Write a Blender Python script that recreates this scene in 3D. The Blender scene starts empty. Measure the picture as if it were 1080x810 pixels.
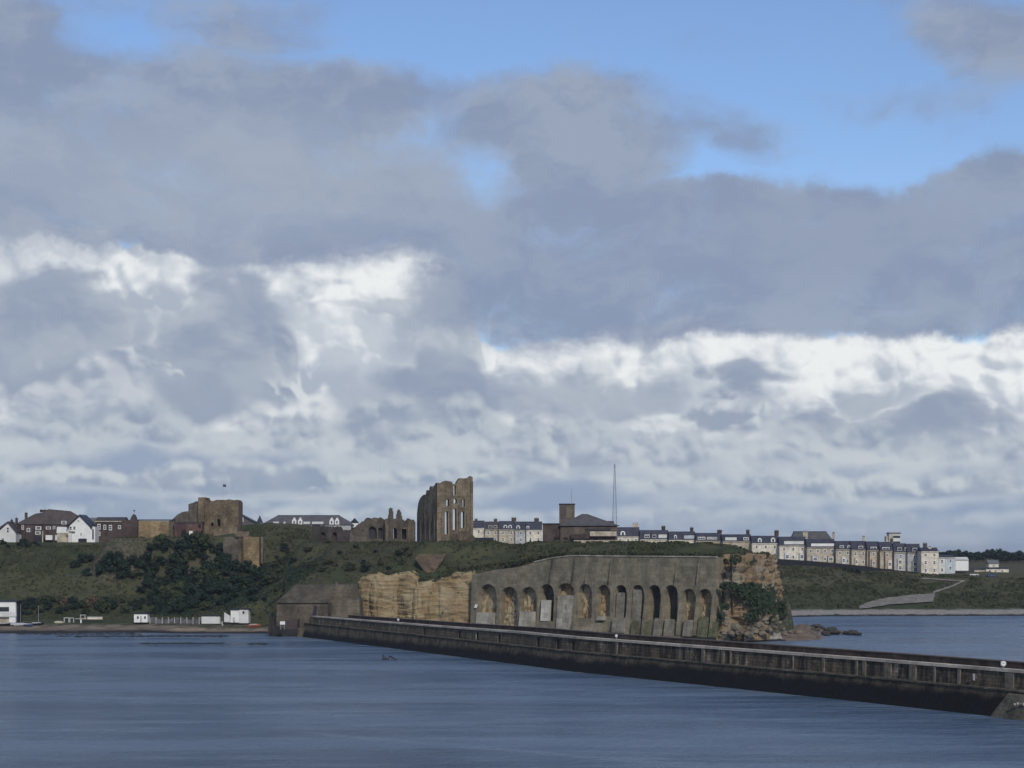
import bpy, bmesh, math, random
import numpy as np
from mathutils import Vector, Matrix, noise as mnoise
random.seed(7)
R = math.radians
SC = bpy.context.scene
COL = SC.collection

# ------------------------------------------------------------------ camera
F = 2000.0          # focal length in pixels of the 1080 px wide picture
HZ = 583.0          # row of the horizon
CAMH = 27.0         # the ferry deck stands this high above the water
cam_d = bpy.data.cameras.new('camera')
cam = bpy.data.objects.new('camera', cam_d); COL.objects.link(cam)
cam.location = (0, 0, CAMH); cam.rotation_euler = (R(90), 0, 0)
cam_d.sensor_width = 36.0; cam_d.lens = 36.0*F/1080.0
cam_d.shift_y = (HZ-405.0)/1080.0
cam_d.clip_start = 1.0; cam_d.clip_end = 30000.0
SC.camera = cam

# ------------------------------------------------------------------ sun + world
SUN_EL, SUN_AZ = R(33), R(164)      # azimuth from +Y towards +X : behind the camera, to the right
sd = bpy.data.lights.new('sun', 'SUN'); sd.energy = 2.3; sd.angle = R(4); sd.color = (1.0, .93, .82)
sun = bpy.data.objects.new('sun', sd); COL.objects.link(sun)
dv = Vector((math.sin(SUN_AZ)*math.cos(SUN_EL), math.cos(SUN_AZ)*math.cos(SUN_EL), math.sin(SUN_EL)))
sun.rotation_euler = dv.to_track_quat('Z', 'Y').to_euler(); sun.location = dv*300
SC.view_settings.view_transform = 'Standard'; SC.view_settings.look = 'None'
SC.view_settings.exposure = 0.0; SC.view_settings.gamma = 1.0
SC.view_settings.use_curve_mapping = False
SC.cycles.use_denoising = True
SC.cycles.max_bounces = 6
SC.cycles.volume_bounces = 0

HAZE = 0.00006      # density of the sea haze
WS = 0.1            # strength of the background
def lin(c):
    if isinstance(c, str):
        c = c.lstrip('#'); c = [int(c[i:i+2], 16)/255 for i in (0, 2, 4)]
    return tuple(x/12.92 if x <= .04045 else ((x+.055)/1.055)**2.4 for x in c)

class NB:
    """small helper to write node trees as expressions"""
    def __init__(s, nt): s.nt = nt
    def n(s, t, **k):
        x = s.nt.nodes.new(t)
        for a, b in k.items(): setattr(x, a, b)
        return x
    def put(s, sock, v):
        if v is None: return
        if isinstance(v, bpy.types.NodeSocket): s.nt.links.new(v, sock)
        else:
            if isinstance(v, (tuple, list)) and sock.type == 'RGBA' and len(v) == 3: v = (*v, 1)
            sock.default_value = v
    def m(s, op, a, b=None, c=None, clamp=False):
        x = s.n('ShaderNodeMath', operation=op, use_clamp=clamp)
        for i, v in enumerate((a, b, c)):
            s.put(x.inputs[i], v)
        return x.outputs[0]
    def v(s, op, a, b=None, scale=None):
        x = s.n('ShaderNodeVectorMath', operation=op)
        s.put(x.inputs[0], a)
        if b is not None: s.put(x.inputs[1], b)
        if scale is not None: s.put(x.inputs['Scale'], scale)
        return x.outputs['Value'] if op in ('LENGTH', 'DOT_PRODUCT') else x.outputs[0]
    def xyz(s, a, b, c):
        x = s.n('ShaderNodeCombineXYZ')
        for i, v in enumerate((a, b, c)): s.put(x.inputs[i], v)
        return x.outputs[0]
    def sep(s, a):
        x = s.n('ShaderNodeSeparateXYZ'); s.put(x.inputs[0], a); return x.outputs
    def noise(s, vec, scale, detail=5, rough=.55, dist=0, out='Fac', lac=2.0, dim='2D'):
        x = s.n('ShaderNodeTexNoise', noise_dimensions=dim); s.put(x.inputs['Vector'], vec)
        s.put(x.inputs['Scale'], scale); s.put(x.inputs['Detail'], detail)
        s.put(x.inputs['Roughness'], rough); s.put(x.inputs['Distortion'], dist)
        s.put(x.inputs['Lacunarity'], lac)
        return x.outputs[out]
    def voro(s, vec, scale, detail=0, rough=.5, smooth=.5, feature='F1', out='Distance', dim='2D'):
        x = s.n('ShaderNodeTexVoronoi', feature=feature, voronoi_dimensions=dim); s.put(x.inputs['Vector'], vec)
        s.put(x.inputs['Scale'], scale)
        if 'Detail' in x.inputs: s.put(x.inputs['Detail'], detail); s.put(x.inputs['Roughness'], rough)
        if feature == 'SMOOTH_F1': s.put(x.inputs['Smoothness'], smooth)
        return x.outputs[out]
    def mr(s, v, a, b, c=0., d=1., mode='SMOOTHSTEP', clamp=True):
        x = s.n('ShaderNodeMapRange', interpolation_type=mode)
        if mode == 'LINEAR': x.clamp = clamp
        for i, q in enumerate((v, a, b, c, d)): s.put(x.inputs[i], q)
        return x.outputs[0]
    def mix(s, f, a, b, blend='MIX'):
        x = s.n('ShaderNodeMix', data_type='RGBA', blend_type=blend)
        s.put(x.inputs[0], f); s.put(x.inputs[6], a); s.put(x.inputs[7], b)
        return x.outputs[2]
    def curve(s, v, pts):
        x = s.n('ShaderNodeFloatCurve'); c = x.mapping.curves[0]
        x.mapping.use_clip = False
        c.points[0].location = pts[0]; c.points[1].location = pts[-1]
        for p in pts[1:-1]: c.points.new(*p)
        x.mapping.update(); s.put(x.inputs['Value'], v)
        return x.outputs[0]

world = bpy.data.worlds.new('World'); SC.world = world; world.use_nodes = True
wt = world.node_tree; wt.nodes.clear(); w = NB(wt)
geo = w.n('ShaderNodeTexCoord').outputs['Generated']
dx, dy, dz = w.sep(w.v('NORMALIZE', geo))
hyp = w.m('SQRT', w.m('ADD', w.m('MULTIPLY', dx, dx), w.m('MULTIPLY', dy, dy)))
U = w.m('MULTIPLY', w.m('ARCTAN2', dx, dy), 20.0)                   # azimuth
V = w.m('MINIMUM', w.m('MULTIPLY', w.m('DIVIDE', w.m('MAXIMUM', dz, 0.0), w.m('MAXIMUM', hyp, .02)), 20.0), 40.0)   # tangent of the elevation
def UV(px, py):
    az = math.atan((px-540)/F)
    return az*20, (HZ-py)/F*math.cos(az)*20
P = w.xyz(U, V, 0.0)
def warp(vec, scale, amp, seed, detail=4, rough=.55):
    o = w.v('ADD', vec, (seed, seed*1.7, seed*.31))
    nz = w.noise(o, scale, detail, rough, out='Color')
    return w.v('ADD', vec, w.v('SCALE', w.v('SUBTRACT', nz, (.5, .5, .5)), scale=amp))
def blob(vec, px, py, rx, ry, soft=1.0, rot=0.0):
    """soft ellipse: 1 inside, 0 outside; soft = width of the edge as a share of the radius"""
    u, v_ = UV(px, py)
    a = w.v('SUBTRACT', vec, (u, v_, 0))
    if rot:
        x = w.n('ShaderNodeVectorRotate', rotation_type='Z_AXIS'); w.put(x.inputs['Vector'], a); w.put(x.inputs['Angle'], -rot); a = x.outputs[0]
    a = w.v('MULTIPLY', a, (100/rx, 100/ry, 0))
    return w.mr(w.v('LENGTH', a), 1+soft*.5, 1-soft*.5)
def add(*a):
    r = a[0]
    for b in a[1:]: r = w.m('ADD', r, b)
    return r
def mx(*a):
    r = a[0]
    for b in a[1:]: r = w.m('MAXIMUM', r, b)
    return r
def emit(c): return tuple(x/WS for x in lin(c))

# clear sky
sky = w.n('ShaderNodeTexSky', sky_type='NISHITA', sun_disc=False)
sky.sun_elevation = SUN_EL; sky.sun_rotation = SUN_AZ; sky.altitude = 0
sky.air_density = 1.0; sky.dust_density = .6; sky.ozone_density = 2.0
col = w.mix(1.0, sky.outputs[0], (1.0, 1.08, 1.27), 'MULTIPLY')

def profile(pts, seedless=False):
    """top edge of a cloud bank: list of (px, py) -> height V as a function of U"""
    lo, hi = -400, 1480
    ul, uh = UV(lo, 0)[0], UV(hi, 0)[0]
    t = w.mr(U, ul, uh, 0, 1, 'LINEAR')
    q = [((UV(x, 0)[0]-ul)/(uh-ul), UV(x, y)[1]/8.0) for x, y in pts]
    q = [(0.0, q[0][1])] + q + [(1.0, q[-1][1])]
    return w.m('MULTIPLY', w.curve(t, q), 8.0)

# fields shared by the banks
_wc = w.sep(w.noise(P, 1.1, 3, .5, out='Color'))                     # three slow noises
PB = w.v('ADD', P, w.v('SCALE', w.xyz(w.m('SUBTRACT', _wc[0], .5), w.m('SUBTRACT', _wc[1], .5), 0.0), scale=.25))
NA = w.noise(w.v('ADD', PB, (11, 5, 0)), 1.3, 5, .5)
NC = w.noise(w.v('ADD', w.v('MULTIPLY', PB, (.7, 1.5, 1)), (3, 17, 0)), 1.2, 4, .5)
def _bil(off, bs, d=2):
    def f(o):
        q = w.voro(w.v('ADD', PB, o), bs, d, .42); return w.m('SUBTRACT', .45, w.m('MULTIPLY', w.m('MULTIPLY', q, q), 1.3))
    return f(off), f((off[0]+.09/bs, off[1]+.16/bs, 0))
BIL = [_bil((1.3, 4.1, 0), 1.5), _bil((7.7, 2.9, 0), 2.1)]
BF = _bil((4.7, 8.9, 0), 3.9, 1); BFD = w.m('SUBTRACT', BF[0], BF[1])
def inv(x): return w.m('SUBTRACT', 1.0, x)
def bank(col, prof, k, sgn, amp, cols, thick, edge=.05, lit=1.0):
    """a bank of cumulus: billowed upper edge, lit tops, grey body"""
    b0, b1 = BIL[k]
    n0, n1 = (NA, NC) if sgn > 0 else (inv(NC), NA)
    h = w.m('SUBTRACT', add(prof, w.m('MULTIPLY', b0, amp*1.6), w.m('MULTIPLY', w.m('SUBTRACT', n0, .5), amp*2.6)), V)
    mask = w.mr(h, 0, edge)
    emb = w.m('MULTIPLY', add(w.m('SUBTRACT', b0, b1), w.m('MULTIPLY', BFD, .35)), 1.1*lit)
    body = w.mr(add(h, w.m('MULTIPLY', w.m('SUBTRACT', n0, .5), thick*1.8), w.m('MULTIPLY', emb, -thick*.9)), 0, thick)
    c = w.mix(body, emit(cols[0]), emit(cols[1]))
    c = w.mix(w.mr(n1, .36, .70, 0, .8), c, w.mix(body, emit(cols[0]), emit(cols[2])))
    return w.mix(mask, col, c), h
# distant low haze and thin streaks
nlow = w.noise(w.v('MULTIPLY', PB, (.5, 1.5, 1)), 1.1, 4, .55)
low = w.mix(w.mr(nlow, .38, .62), emit('#94A5C1'), emit('#B9C4CF'))
A = profile([(-200, 170), (0, 205), (60, 225), (130, 238), (200, 248), (480, 262), (505, 352), (560, 352), (640, 336), (720, 326), (800, 330), (850, 348), (905, 340), (960, 342), (1000, 346), (1018, 350), (1040, 338), (1080, 332), (1300, 330)])
col, _ = bank(col, A, 0, 1, .08, ('#EDF0F1', '#C2CAD4', '#A6B1C1'), 1.3, edge=.09)
B = profile([(-200, 300), (0, 302), (120, 304), (145, 350), (170, 330), (200, 312), (270, 315), (310, 350), (335, 410), (400, 405), (430, 372), (480, 305), (505, 340), (525, 398), (600, 392), (640, 375), (680, 428), (735, 412), (785, 384), (825, 430), (900, 436), (960, 455), (1080, 445), (1300, 420)])
col, _ = bank(col, B, 1, -1, .09, ('#D2D8DD', '#99A5B8', '#ABB5C3'), .60, edge=.18)
A2 = profile([(-200, 370), (60, 378), (130, 352), (180, 420), (270, 420), (330, 395), (380, 420), (440, 440), (500, 450), (560, 402), (620, 415), (700, 440), (770, 440), (840, 412), (900, 400), (960, 412), (1010, 402), (1080, 430), (1300, 420)])
col, _ = bank(col, A2, 0, -1, .14, ('#DADEE2', '#A5B0C0', '#99A5B8'), .75, edge=.25)
PBW = w.v('ADD', PB, w.v('SCALE', w.xyz(w.m('SUBTRACT', NA, .5), w.m('SUBTRACT', NC, .5), 0.0), scale=.9))
gm = mx(blob(PBW, 75, 330, 95, 42, .6), blob(PBW, 240, 345, 72, 48, .5), w.m('MULTIPLY', blob(PBW, 455, 352, 48, 52, .8), .8), blob(PBW, 620, 415, 110, 28, .7), blob(PBW, 785, 402, 42, 24, .6), w.m('MULTIPLY', blob(PBW, 410, 318, 60, 12, .8), .7),
        w.m('MULTIPLY', blob(PBW, 100, 415, 90, 30, .9), .6), blob(PBW, 915, 412, 40, 14, .9), blob(PBW, 940, 450, 140, 20, .8), blob(PBW, 470, 420, 100, 32, .8))
col = w.mix(w.m('MULTIPLY', gm, .88), col, w.mix(w.mr(NC, .35, .65), emit('#919EB4'), emit('#A9B3C1')))
C_ = profile([(-200, 410), (60, 430), (180, 415), (300, 432), (420, 415), (500, 410), (600, 430), (640, 430), (700, 447), (800, 442), (900, 435), (960, 450), (1080, 440), (1300, 440)])
col, _ = bank(col, C_, 1, 1, .13, ('#BAC3CC', '#909EB4', '#9DA9BB'), .65, edge=.25)
C2 = profile([(-200, 440), (100, 448), (300, 446), (500, 452), (700, 456), (900, 452), (1080, 460), (1300, 460)])
col, _ = bank(col, C2, 0, 1, .10, ('#C4CBD2', '#95A2B7', '#A2AEBE'), .55, edge=.22)
D = profile([(-200, 452), (0, 456), (180, 462), (330, 472), (480, 474), (700, 482), (900, 486), (1080, 488), (1300, 490)])
def stratus(col, prof, n, amp, cols, thick, edge):
    h = w.m('SUBTRACT', add(prof, w.m('MULTIPLY', w.m('SUBTRACT', n, .5), amp)), V)
    c = w.mix(w.mr(add(h, w.m('MULTIPLY', w.m('SUBTRACT', NA, .5), thick*1.6)), 0, thick), emit(cols[0]), emit(cols[1]))
    return w.mix(w.mr(h, 0, edge), col, c)
col = stratus(col, D, nlow, .45, ('#C2CAD1', '#98A6BD'), .32, .12)
D2 = profile([(-200, 478), (200, 482), (500, 486), (800, 490), (1300, 492)])
col, _ = bank(col, D2, 1, -1, .075, ('#C3CBD1', '#95A3B8', '#ABB5C3'), .30, edge=.14)
E = profile([(-200, 500), (0, 506), (300, 512), (600, 505), (900, 520), (1080, 515), (1300, 515)])
col = stratus(col, E, inv(nlow), .40, ('#BEC7D0', '#93A3BC'), .26, .12)
E2 = profile([(-200, 520), (250, 524), (500, 528), (800, 530), (1300, 532)])
col, _ = bank(col, E2, 0, -1, .05, ('#C0C9D0', '#98A6BA', '#ABB6C4'), .24, edge=.14)
col = w.mix(w.mr(V, .75, .15, 0, .45), col, low)

# the upper grey deck
_dc = w.sep(w.noise(w.v('ADD', P, (31, 40, 0)), .6, 6, .62, out='Color'))
PW2 = w.v('ADD', P, w.v('SCALE', w.xyz(w.m('SUBTRACT', _dc[0], .5), w.m('MULTIPLY', w.m('SUBTRACT', _dc[1], .5), .6), 0.0), scale=1.1))
PW = PW2
deck = mx(blob(PW2, 60, 150, 480, 112, .45), blob(PW2, 330, 175, 330, 110, .4), blob(PW2, 560, 262, 130, 110, .5), blob(PW2, 300, 215, 300, 66, .4),
          blob(PW2, 590, 150, 150, 75, .7), w.m('MULTIPLY', blob(PW2, 690, 122, 130, 34, 1.2, R(-14)), .8), blob(PW2, 760, 262, 330, 72, .35), blob(PW2, 1010, 292, 330, 56, .4),
          blob(PW2, 1060, 225, 110, 62, .35), w.m('MULTIPLY', blob(PW2, 1045, 38, 100, 46, 1.2, R(-25)), .85), blob(PW2, -250, 120, 300, 140, .5),
          w.m('MULTIPLY', blob(PW2, 960, 105, 130, 22, 1.2), .35), w.m('MULTIPLY', blob(PW2, 210, 20, 150, 50, 1.2), .6), blob(PW2, 10, 45, 70, 50, .8), blob(PW2, 120, 222, 230, 42, .5), blob(PW2, 800, 318, 330, 42, .6))
hole = mx(w.m('MULTIPLY', blob(PW2, 470, 158, 40, 36, 1.9), .38), w.m('MULTIPLY', blob(PW2, 506, 194, 32, 30, 1.9), .62), w.m('MULTIPLY', blob(PW2, 120, 45, 60, 22, 1.5), .7))
# beyond the sides and above the picture the deck goes on in broken patches
bro = w.mr(w.noise(w.xyz(w.m('MULTIPLY', dx, 3.0), w.m('MULTIPLY', dy, 3.0), 0.0), 1.4, 4, .6), .42, .6)
away = w.m('MAXIMUM', w.mr(w.m('ABSOLUTE', U), 7.0, 10.0), w.mr(V, 6.4, 9.5))
deck = w.m('MULTIPLY', deck, w.m('SUBTRACT', 1.0, hole))
wisp = w.noise(w.v('MULTIPLY', PW, (.8, 1.3, 1)), 1.1, 5, .6)
deck = w.mr(add(deck, w.m('MULTIPLY', w.m('SUBTRACT', wisp, .5), 1.25)), .05, 1.0)
deck = w.m('MAXIMUM', w.m('MULTIPLY', deck, w.m('SUBTRACT', 1.0, away)), w.m('MULTIPLY', bro, away))
dn = w.noise(w.v('MULTIPLY', PW, (.7, 1.2, 1)), 1.1, 5, .6)
dcol = w.mix(w.mr(dn, .36, .64), emit('#8896B1'), emit('#99A5B9'))
dcol = w.mix(w.m('MULTIPLY', blob(PW, 230, 185, 250, 60, 1.6), .5), dcol, emit('#ABB4C0'))
dcol = w.mix(w.m('MULTIPLY', blob(PW, 820, 250, 300, 60, 1.4), .5), dcol, emit('#8D99B3'))
col = w.mix(w.m('MULTIPLY', deck, .97), col, dcol)
bg = w.n('ShaderNodeBackground'); w.put(bg.inputs['Color'], col); bg.inputs['Strength'].default_value = WS
out = w.n('ShaderNodeOutputWorld'); wt.links.new(bg.outputs[0], out.inputs[0])
world.cycles.sampling_method = 'MANUAL'; world.cycles.sample_map_resolution = 512

# ================================================================== helpers
def at(px, py, y):
    return Vector(((px-540)/F*y, y, CAMH-(py-HZ)/F*y))
def X(px, y): return (px-540)/F*y
def Z(py, y): return CAMH-(py-HZ)/F*y
def dep(py, z): return (CAMH-z)*F/(py-HZ)

class MB:
    """collects faces; build() links them as ONE mesh object"""
    def __init__(s): s.v = []; s.f = []; s.m = []
    def poly(s, pts, m=0):
        i = len(s.v); s.v += [tuple(p) for p in pts]; s.f.append(tuple(range(i, i+len(pts)))); s.m.append(m); return s
    def box(s, x0, x1, y0, y1, z0, z1, m=0, taper=0.0):
        i = len(s.v); t = taper
        s.v += [(x0, y0, z0), (x1, y0, z0), (x1, y1, z0), (x0, y1, z0), (x0+t, y0+t, z1), (x1-t, y0+t, z1), (x1-t, y1-t, z1), (x0+t, y1-t, z1)]
        for q in ((0, 1, 5, 4), (1, 2, 6, 5), (2, 3, 7, 6), (3, 0, 4, 7), (4, 5, 6, 7), (3, 2, 1, 0)):
            s.f.append(tuple(i+k for k in q)); s.m.append(m)
        return s
    def hexa(s, b, t, m=0):
        """bottom 4 points, top 4 points (counter-clockwise from above)"""
        i = len(s.v); s.v += [tuple(p) for p in b]+[tuple(p) for p in t]
        for q in ((0, 1, 5, 4), (1, 2, 6, 5), (2, 3, 7, 6), (3, 0, 4, 7), (4, 5, 6, 7), (3, 2, 1, 0)):
            s.f.append(tuple(i+k for k in q)); s.m.append(m)
        return s
    def prism_y(s, pts, y0, y1, m=0):
        """polygon in x,z (counter-clockwise seen from -y) pushed from y0 to y1"""
        n = len(pts); i = len(s.v)
        s.v += [(a, y0, b) for a, b in pts]+[(a, y1, b) for a, b in pts]
        s.f.append(tuple(i+k for k in range(n))); s.m.append(m)
        s.f.append(tuple(i+n+k for k in reversed(range(n)))); s.m.append(m)
        for k in range(n):
            s.f.append((i+k, i+n+k, i+n+(k+1) % n, i+(k+1) % n)); s.m.append(m)
        return s
    def prism_x(s, pts, x0, x1, m=0):
        n = len(pts); i = len(s.v)
        s.v += [(x0, a, b) for a, b in pts]+[(x1, a, b) for a, b in pts]
        s.f.append(tuple(i+k for k in reversed(range(n)))); s.m.append(m)
        s.f.append(tuple(i+n+k for k in range(n))); s.m.append(m)
        for k in range(n):
            s.f.append((i+k, i+(k+1) % n, i+n+(k+1) % n, i+n+k)); s.m.append(m)
        return s
    def tube(s, p0, p1, r0, r1=None, n=6, m=0, cap=True):
        r1 = r0 if r1 is None else r1
        p0, p1 = Vector(p0), Vector(p1); d = (p1-p0).normalized()
        a = d.orthogonal().normalized(); b = d.cross(a); i = len(s.v)
        for p, r in ((p0, r0), (p1, r1)):
            for k in range(n):
                t = 2*math.pi*k/n; s.v.append(tuple(p+a*math.cos(t)*r+b*math.sin(t)*r))
        for k in range(n):
            s.f.append((i+k, i+(k+1) % n, i+n+(k+1) % n, i+n+k)); s.m.append(m)
        if cap:
            s.f.append(tuple(i+k for k in reversed(range(n)))); s.m.append(m)
            s.f.append(tuple(i+n+k for k in range(n))); s.m.append(m)
        return s
    def ball(s, c, r, m=0, nu=8, nv=5, sz=1.0):
        i = len(s.v); c = Vector(c)
        for a in range(1, nv):
            ph = math.pi*a/nv
            for b in range(nu):
                t = 2*math.pi*b/nu; s.v.append((c.x+r*math.sin(ph)*math.cos(t), c.y+r*math.sin(ph)*math.sin(t), c.z+r*sz*math.cos(ph)))
        T = len(s.v); s.v.append((c.x, c.y, c.z+r*sz)); B = T+1; s.v.append((c.x, c.y, c.z-r*sz))
        for a in range(nv-2):
            for b in range(nu):
                s.f.append((i+a*nu+b, i+(a+1)*nu+b, i+(a+1)*nu+(b+1) % nu, i+a*nu+(b+1) % nu)); s.m.append(m)
        for b in range(nu):
            s.f.append((T, i+b, i+(b+1) % nu)); s.m.append(m)
            s.f.append((B, i+(nv-2)*nu+(b+1) % nu, i+(nv-2)*nu+b)); s.m.append(m)
        return s
    def build(s, name, mats, parent=None, smooth=False):
        me = bpy.data.meshes.new(name); me.from_pydata(s.v, [], s.f); me.update()
        if not isinstance(mats, (list, tuple)): mats = [mats]
        for a in mats: me.materials.append(a)
        me.polygons.foreach_set('material_index', s.m)
        if smooth: me.polygons.foreach_set('use_smooth', [True]*len(s.f))
        o = bpy.data.objects.new(name, me); COL.objects.link(o)
        if parent: o.parent = parent
        return o

def tag(o, label=None, cat=None, group=None, kind=None):
    if label: o['label'] = label
    if cat: o['category'] = cat
    if group: o['group'] = group
    if kind: o['kind'] = kind
    return o
def thing(name, label, cat, loc=(0, 0, 0), rz=0.0, group=None):
    o = bpy.data.objects.new(name, None); COL.objects.link(o)
    o.empty_display_size = .5; o.location = loc; o.rotation_euler = (0, 0, rz)
    return tag(o, label, cat, group)
def children(o): return [c for c in COL.objects if c.parent == o]
def copy_tree(o, loc, rz=None, label=None, scale=None):
    c = o.copy(); COL.objects.link(c); c.location = loc
    if rz is not None: c.rotation_euler = (0, 0, rz)
    if label: c['label'] = label
    if scale is not None: c.scale = scale if isinstance(scale, (tuple, list)) else (scale,)*3
    for ch in children(o):
        d = ch.copy(); COL.objects.link(d); d.parent = c
        for g in children(ch):
            e = g.copy(); COL.objects.link(e); e.parent = d
    return c

# ------------------------------------------------------------------ materials
MATS = {}
def material(name, rough=.85, spec=.3):
    m = bpy.data.materials.new(name); m.use_nodes = True
    nt = m.node_tree; b = nt.nodes['Principled BSDF']
    b.inputs['Roughness'].default_value = rough; b.inputs['Specular IOR Level'].default_value = spec
    MATS[name] = m
    return m, NB(nt), b
def bump(k, b, h, strength=.4, dist=.2):
    x = k.n('ShaderNodeBump'); x.inputs['Strength'].default_value = strength; x.inputs['Distance'].default_value = dist
    k.put(x.inputs['Height'], h); k.nt.links.new(x.outputs[0], b.inputs['Normal'])
def pos(k): return k.n('ShaderNodeNewGeometry').outputs['Position']

def masonry(name, c1, c2, c3=None, course=.45, streak=.35, rough=.9, bstr=.35, weather=.5):
    """coursed stone or concrete: mottled, with level courses, vertical weather streaks and dark blotches"""
    m, k, b = material(name, rough, .2); p = pos(k)
    n1 = k.noise(p, .35, 5, .6, dim='3D')
    n2 = k.noise(k.v('MULTIPLY', p, (1.3, 1.3, 1.9)), .9, 4, .65, dim='3D')
    c = k.mix(k.mr(n1, .35, .65), c1, c2)
    n3 = k.noise(p, 2.4, 3, .6, dim='3D')
    c = k.mix(k.mr(n2, .5, .72, 0, .8), c, c3 or tuple(x*.55 for x in c1))
    c = k.mix(k.mr(n3, .35, .62, .45, 0), c, c3 or tuple(x*.55 for x in c1))
    x_, y_, z = k.sep(p); bt_ = k.n('ShaderNodeTexBrick'); k.put(bt_.inputs['Vector'], k.xyz(k.m('ADD', k.m('MULTIPLY', x_, .8), k.m('MULTIPLY', y_, -.6)), z, 0.0))
    k.put(bt_.inputs['Color1'], (.80, .80, .80)); k.put(bt_.inputs['Color2'], (1.12, 1.12, 1.12)); k.put(bt_.inputs['Mortar'], (.72, .72, .72))
    for a_, v_ in (('Scale', 1.0), ('Mortar Size', .04), ('Mortar Smooth', .5), ('Brick Width', course*2.1), ('Row Height', course)): bt_.inputs[a_].default_value = v_
    joint = bt_.outputs['Fac']; c = k.mix(1.0, c, bt_.outputs['Color'], 'MULTIPLY')
    st = k.noise(k.v('MULTIPLY', p, (.30, .30, .14)), 1.0, 5, .65, dim='3D')
    sv = k.mr(st, .35, .65, 1.0-streak, 1.0+streak*.5)
    c = k.mix(1.0, c, k.xyz(sv, sv, sv), 'MULTIPLY')
    k.put(b.inputs['Base Color'], c)
    bump(k, b, k.m('SUBTRACT', n2, k.m('MULTIPLY', joint, .3)), bstr, .25)
    return m
def plain(name, c, rough=.7, var=.25, scale=.8, spec=.3, metallic=0.0):
    m, k, b = material(name, rough, spec); p = pos(k)
    n = k.noise(p, scale, 4, .6, dim='3D'); v = k.mr(n, .3, .7, 1-var, 1+var*.4)
    k.put(b.inputs['Base Color'], k.mix(1.0, c, k.xyz(v, v, v), 'MULTIPLY')); b.inputs['Metallic'].default_value = metallic
    return m
def slate(name, c, c2):
    m, k, b = material(name, .65, .35); p = pos(k)
    n = k.noise(p, .5, 5, .65, dim='3D'); z = k.sep(p)[2]
    fr = k.mr(k.m('FRACT', k.m('MULTIPLY', z, 3.2)), 0, .2, .8, 1)
    cc = k.mix(k.mr(n, .35, .65), c, c2)
    k.put(b.inputs['Base Color'], k.mix(1.0, cc, k.xyz(fr, fr, fr), 'MULTIPLY'))
    return m
def foliage(name, c1, c2, c3):
    m, k, b = material(name, .8, .15); p = pos(k)
    n = k.noise(p, .55, 3, .6, dim='3D'); n2 = k.noise(p, 2.6, 2, .5, dim='3D')
    c = k.mix(k.mr(n, .35, .65), c1, c2)
    k.put(b.inputs['Base Color'], k.mix(k.mr(n2, .5, .75, 0, .4), c, c3))
    return m

# ================================================================== materials
M_castle = masonry('sandstone_weathered', (.15, .115, .075), (.22, .17, .11), (.085, .062, .042))
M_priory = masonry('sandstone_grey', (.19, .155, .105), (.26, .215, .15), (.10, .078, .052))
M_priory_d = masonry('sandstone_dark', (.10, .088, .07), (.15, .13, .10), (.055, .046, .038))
M_ochre_lit = masonry('sandstone_ochre_lit', (.26, .195, .105), (.32, .25, .14), (.16, .11, .06))  # sandstone in its lit tone, the light put into the colour
M_conc = masonry('weathered_concrete', (.20, .175, .122), (.26, .228, .165), (.135, .118, .082), course=1.2, streak=.22)
M_conc_l = masonry('pale_concrete', (.34, .31, .25), (.42, .39, .32), (.22, .20, .155), course=1.5, streak=.3)
M_conc_d = masonry('dark_streaked_concrete', (.11, .095, .075), (.16, .145, .115), (.06, .052, .042), course=1.0, streak=.5)
M_batt = masonry('battery_stone', (.10, .084, .062), (.135, .115, .088), (.066, .054, .042), course=.6)
M_batt_w = masonry('quay_stone', (.115, .095, .068), (.155, .13, .095), (.07, .058, .045), course=.8)
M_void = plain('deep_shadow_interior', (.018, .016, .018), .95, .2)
M_slate = slate('blue_slate', (.028, .030, .045), (.05, .052, .072))
M_slate2 = slate('purple_slate', (.045, .038, .042), (.075, .064, .068))
M_tile = slate('brown_tile', (.055, .044, .042), (.085, .068, .06))
M_brick = masonry('red_brick', (.12, .07, .055), (.16, .10, .08), (.09, .055, .045), course=.3)
M_brickd = masonry('brown_brick', (.075, .055, .05), (.11, .085, .078), (.05, .037, .034), course=.3)
M_cream = plain('cream_render', (.66, .61, .50), .8, .3, .5)
M_tan = plain('tan_stone', (.44, .39, .30), .85, .35, .6)
M_grey = plain('grey_render', (.42, .42, .42), .8, .3, .6)
M_white = plain('white_paint', (.74, .74, .72), .5, .10, .6)
M_whitew = plain('white_render', (.60, .61, .59), .8, .15, .4)
M_paleb = plain('pale_blue_render', (.48, .54, .57), .8, .2, .5)
M_brown = plain('brown_stone', (.12, .065, .045), .85, .25, .6)
M_glass, _k, _b = material('window_glass', .08, .6); _b.inputs['Base Color'].default_value = (.03, .035, .045, 1)
M_dark = plain('dark_paint', (.02, .021, .028), .5, .2)
M_metal = plain('grey_steel', (.26, .28, .32), .45, .2, metallic=.2)
M_orange = plain('orange_plastic', (.45, .10, .05), .6, .2)
M_wood = plain('dark_wood', (.035, .03, .028), .9, .3)
M_bark = plain('bark', (.05, .04, .03), .95, .3)
M_blue = plain('blue_paint', (.05, .09, .2), .4, .2)
M_leafd = foliage('dark_leaves', (.016, .028, .020), (.022, .036, .023), (.030, .040, .025))
M_leafm = foliage('green_leaves', (.030, .045, .020), (.048, .060, .028), (.065, .075, .035))
M_leafs = foliage('scrub_leaves', (.036, .044, .022), (.054, .058, .030), (.030, .036, .020))
M_leafi = foliage('ivy_leaves', (.024, .038, .022), (.034, .050, .027), (.018, .030, .019))

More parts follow.
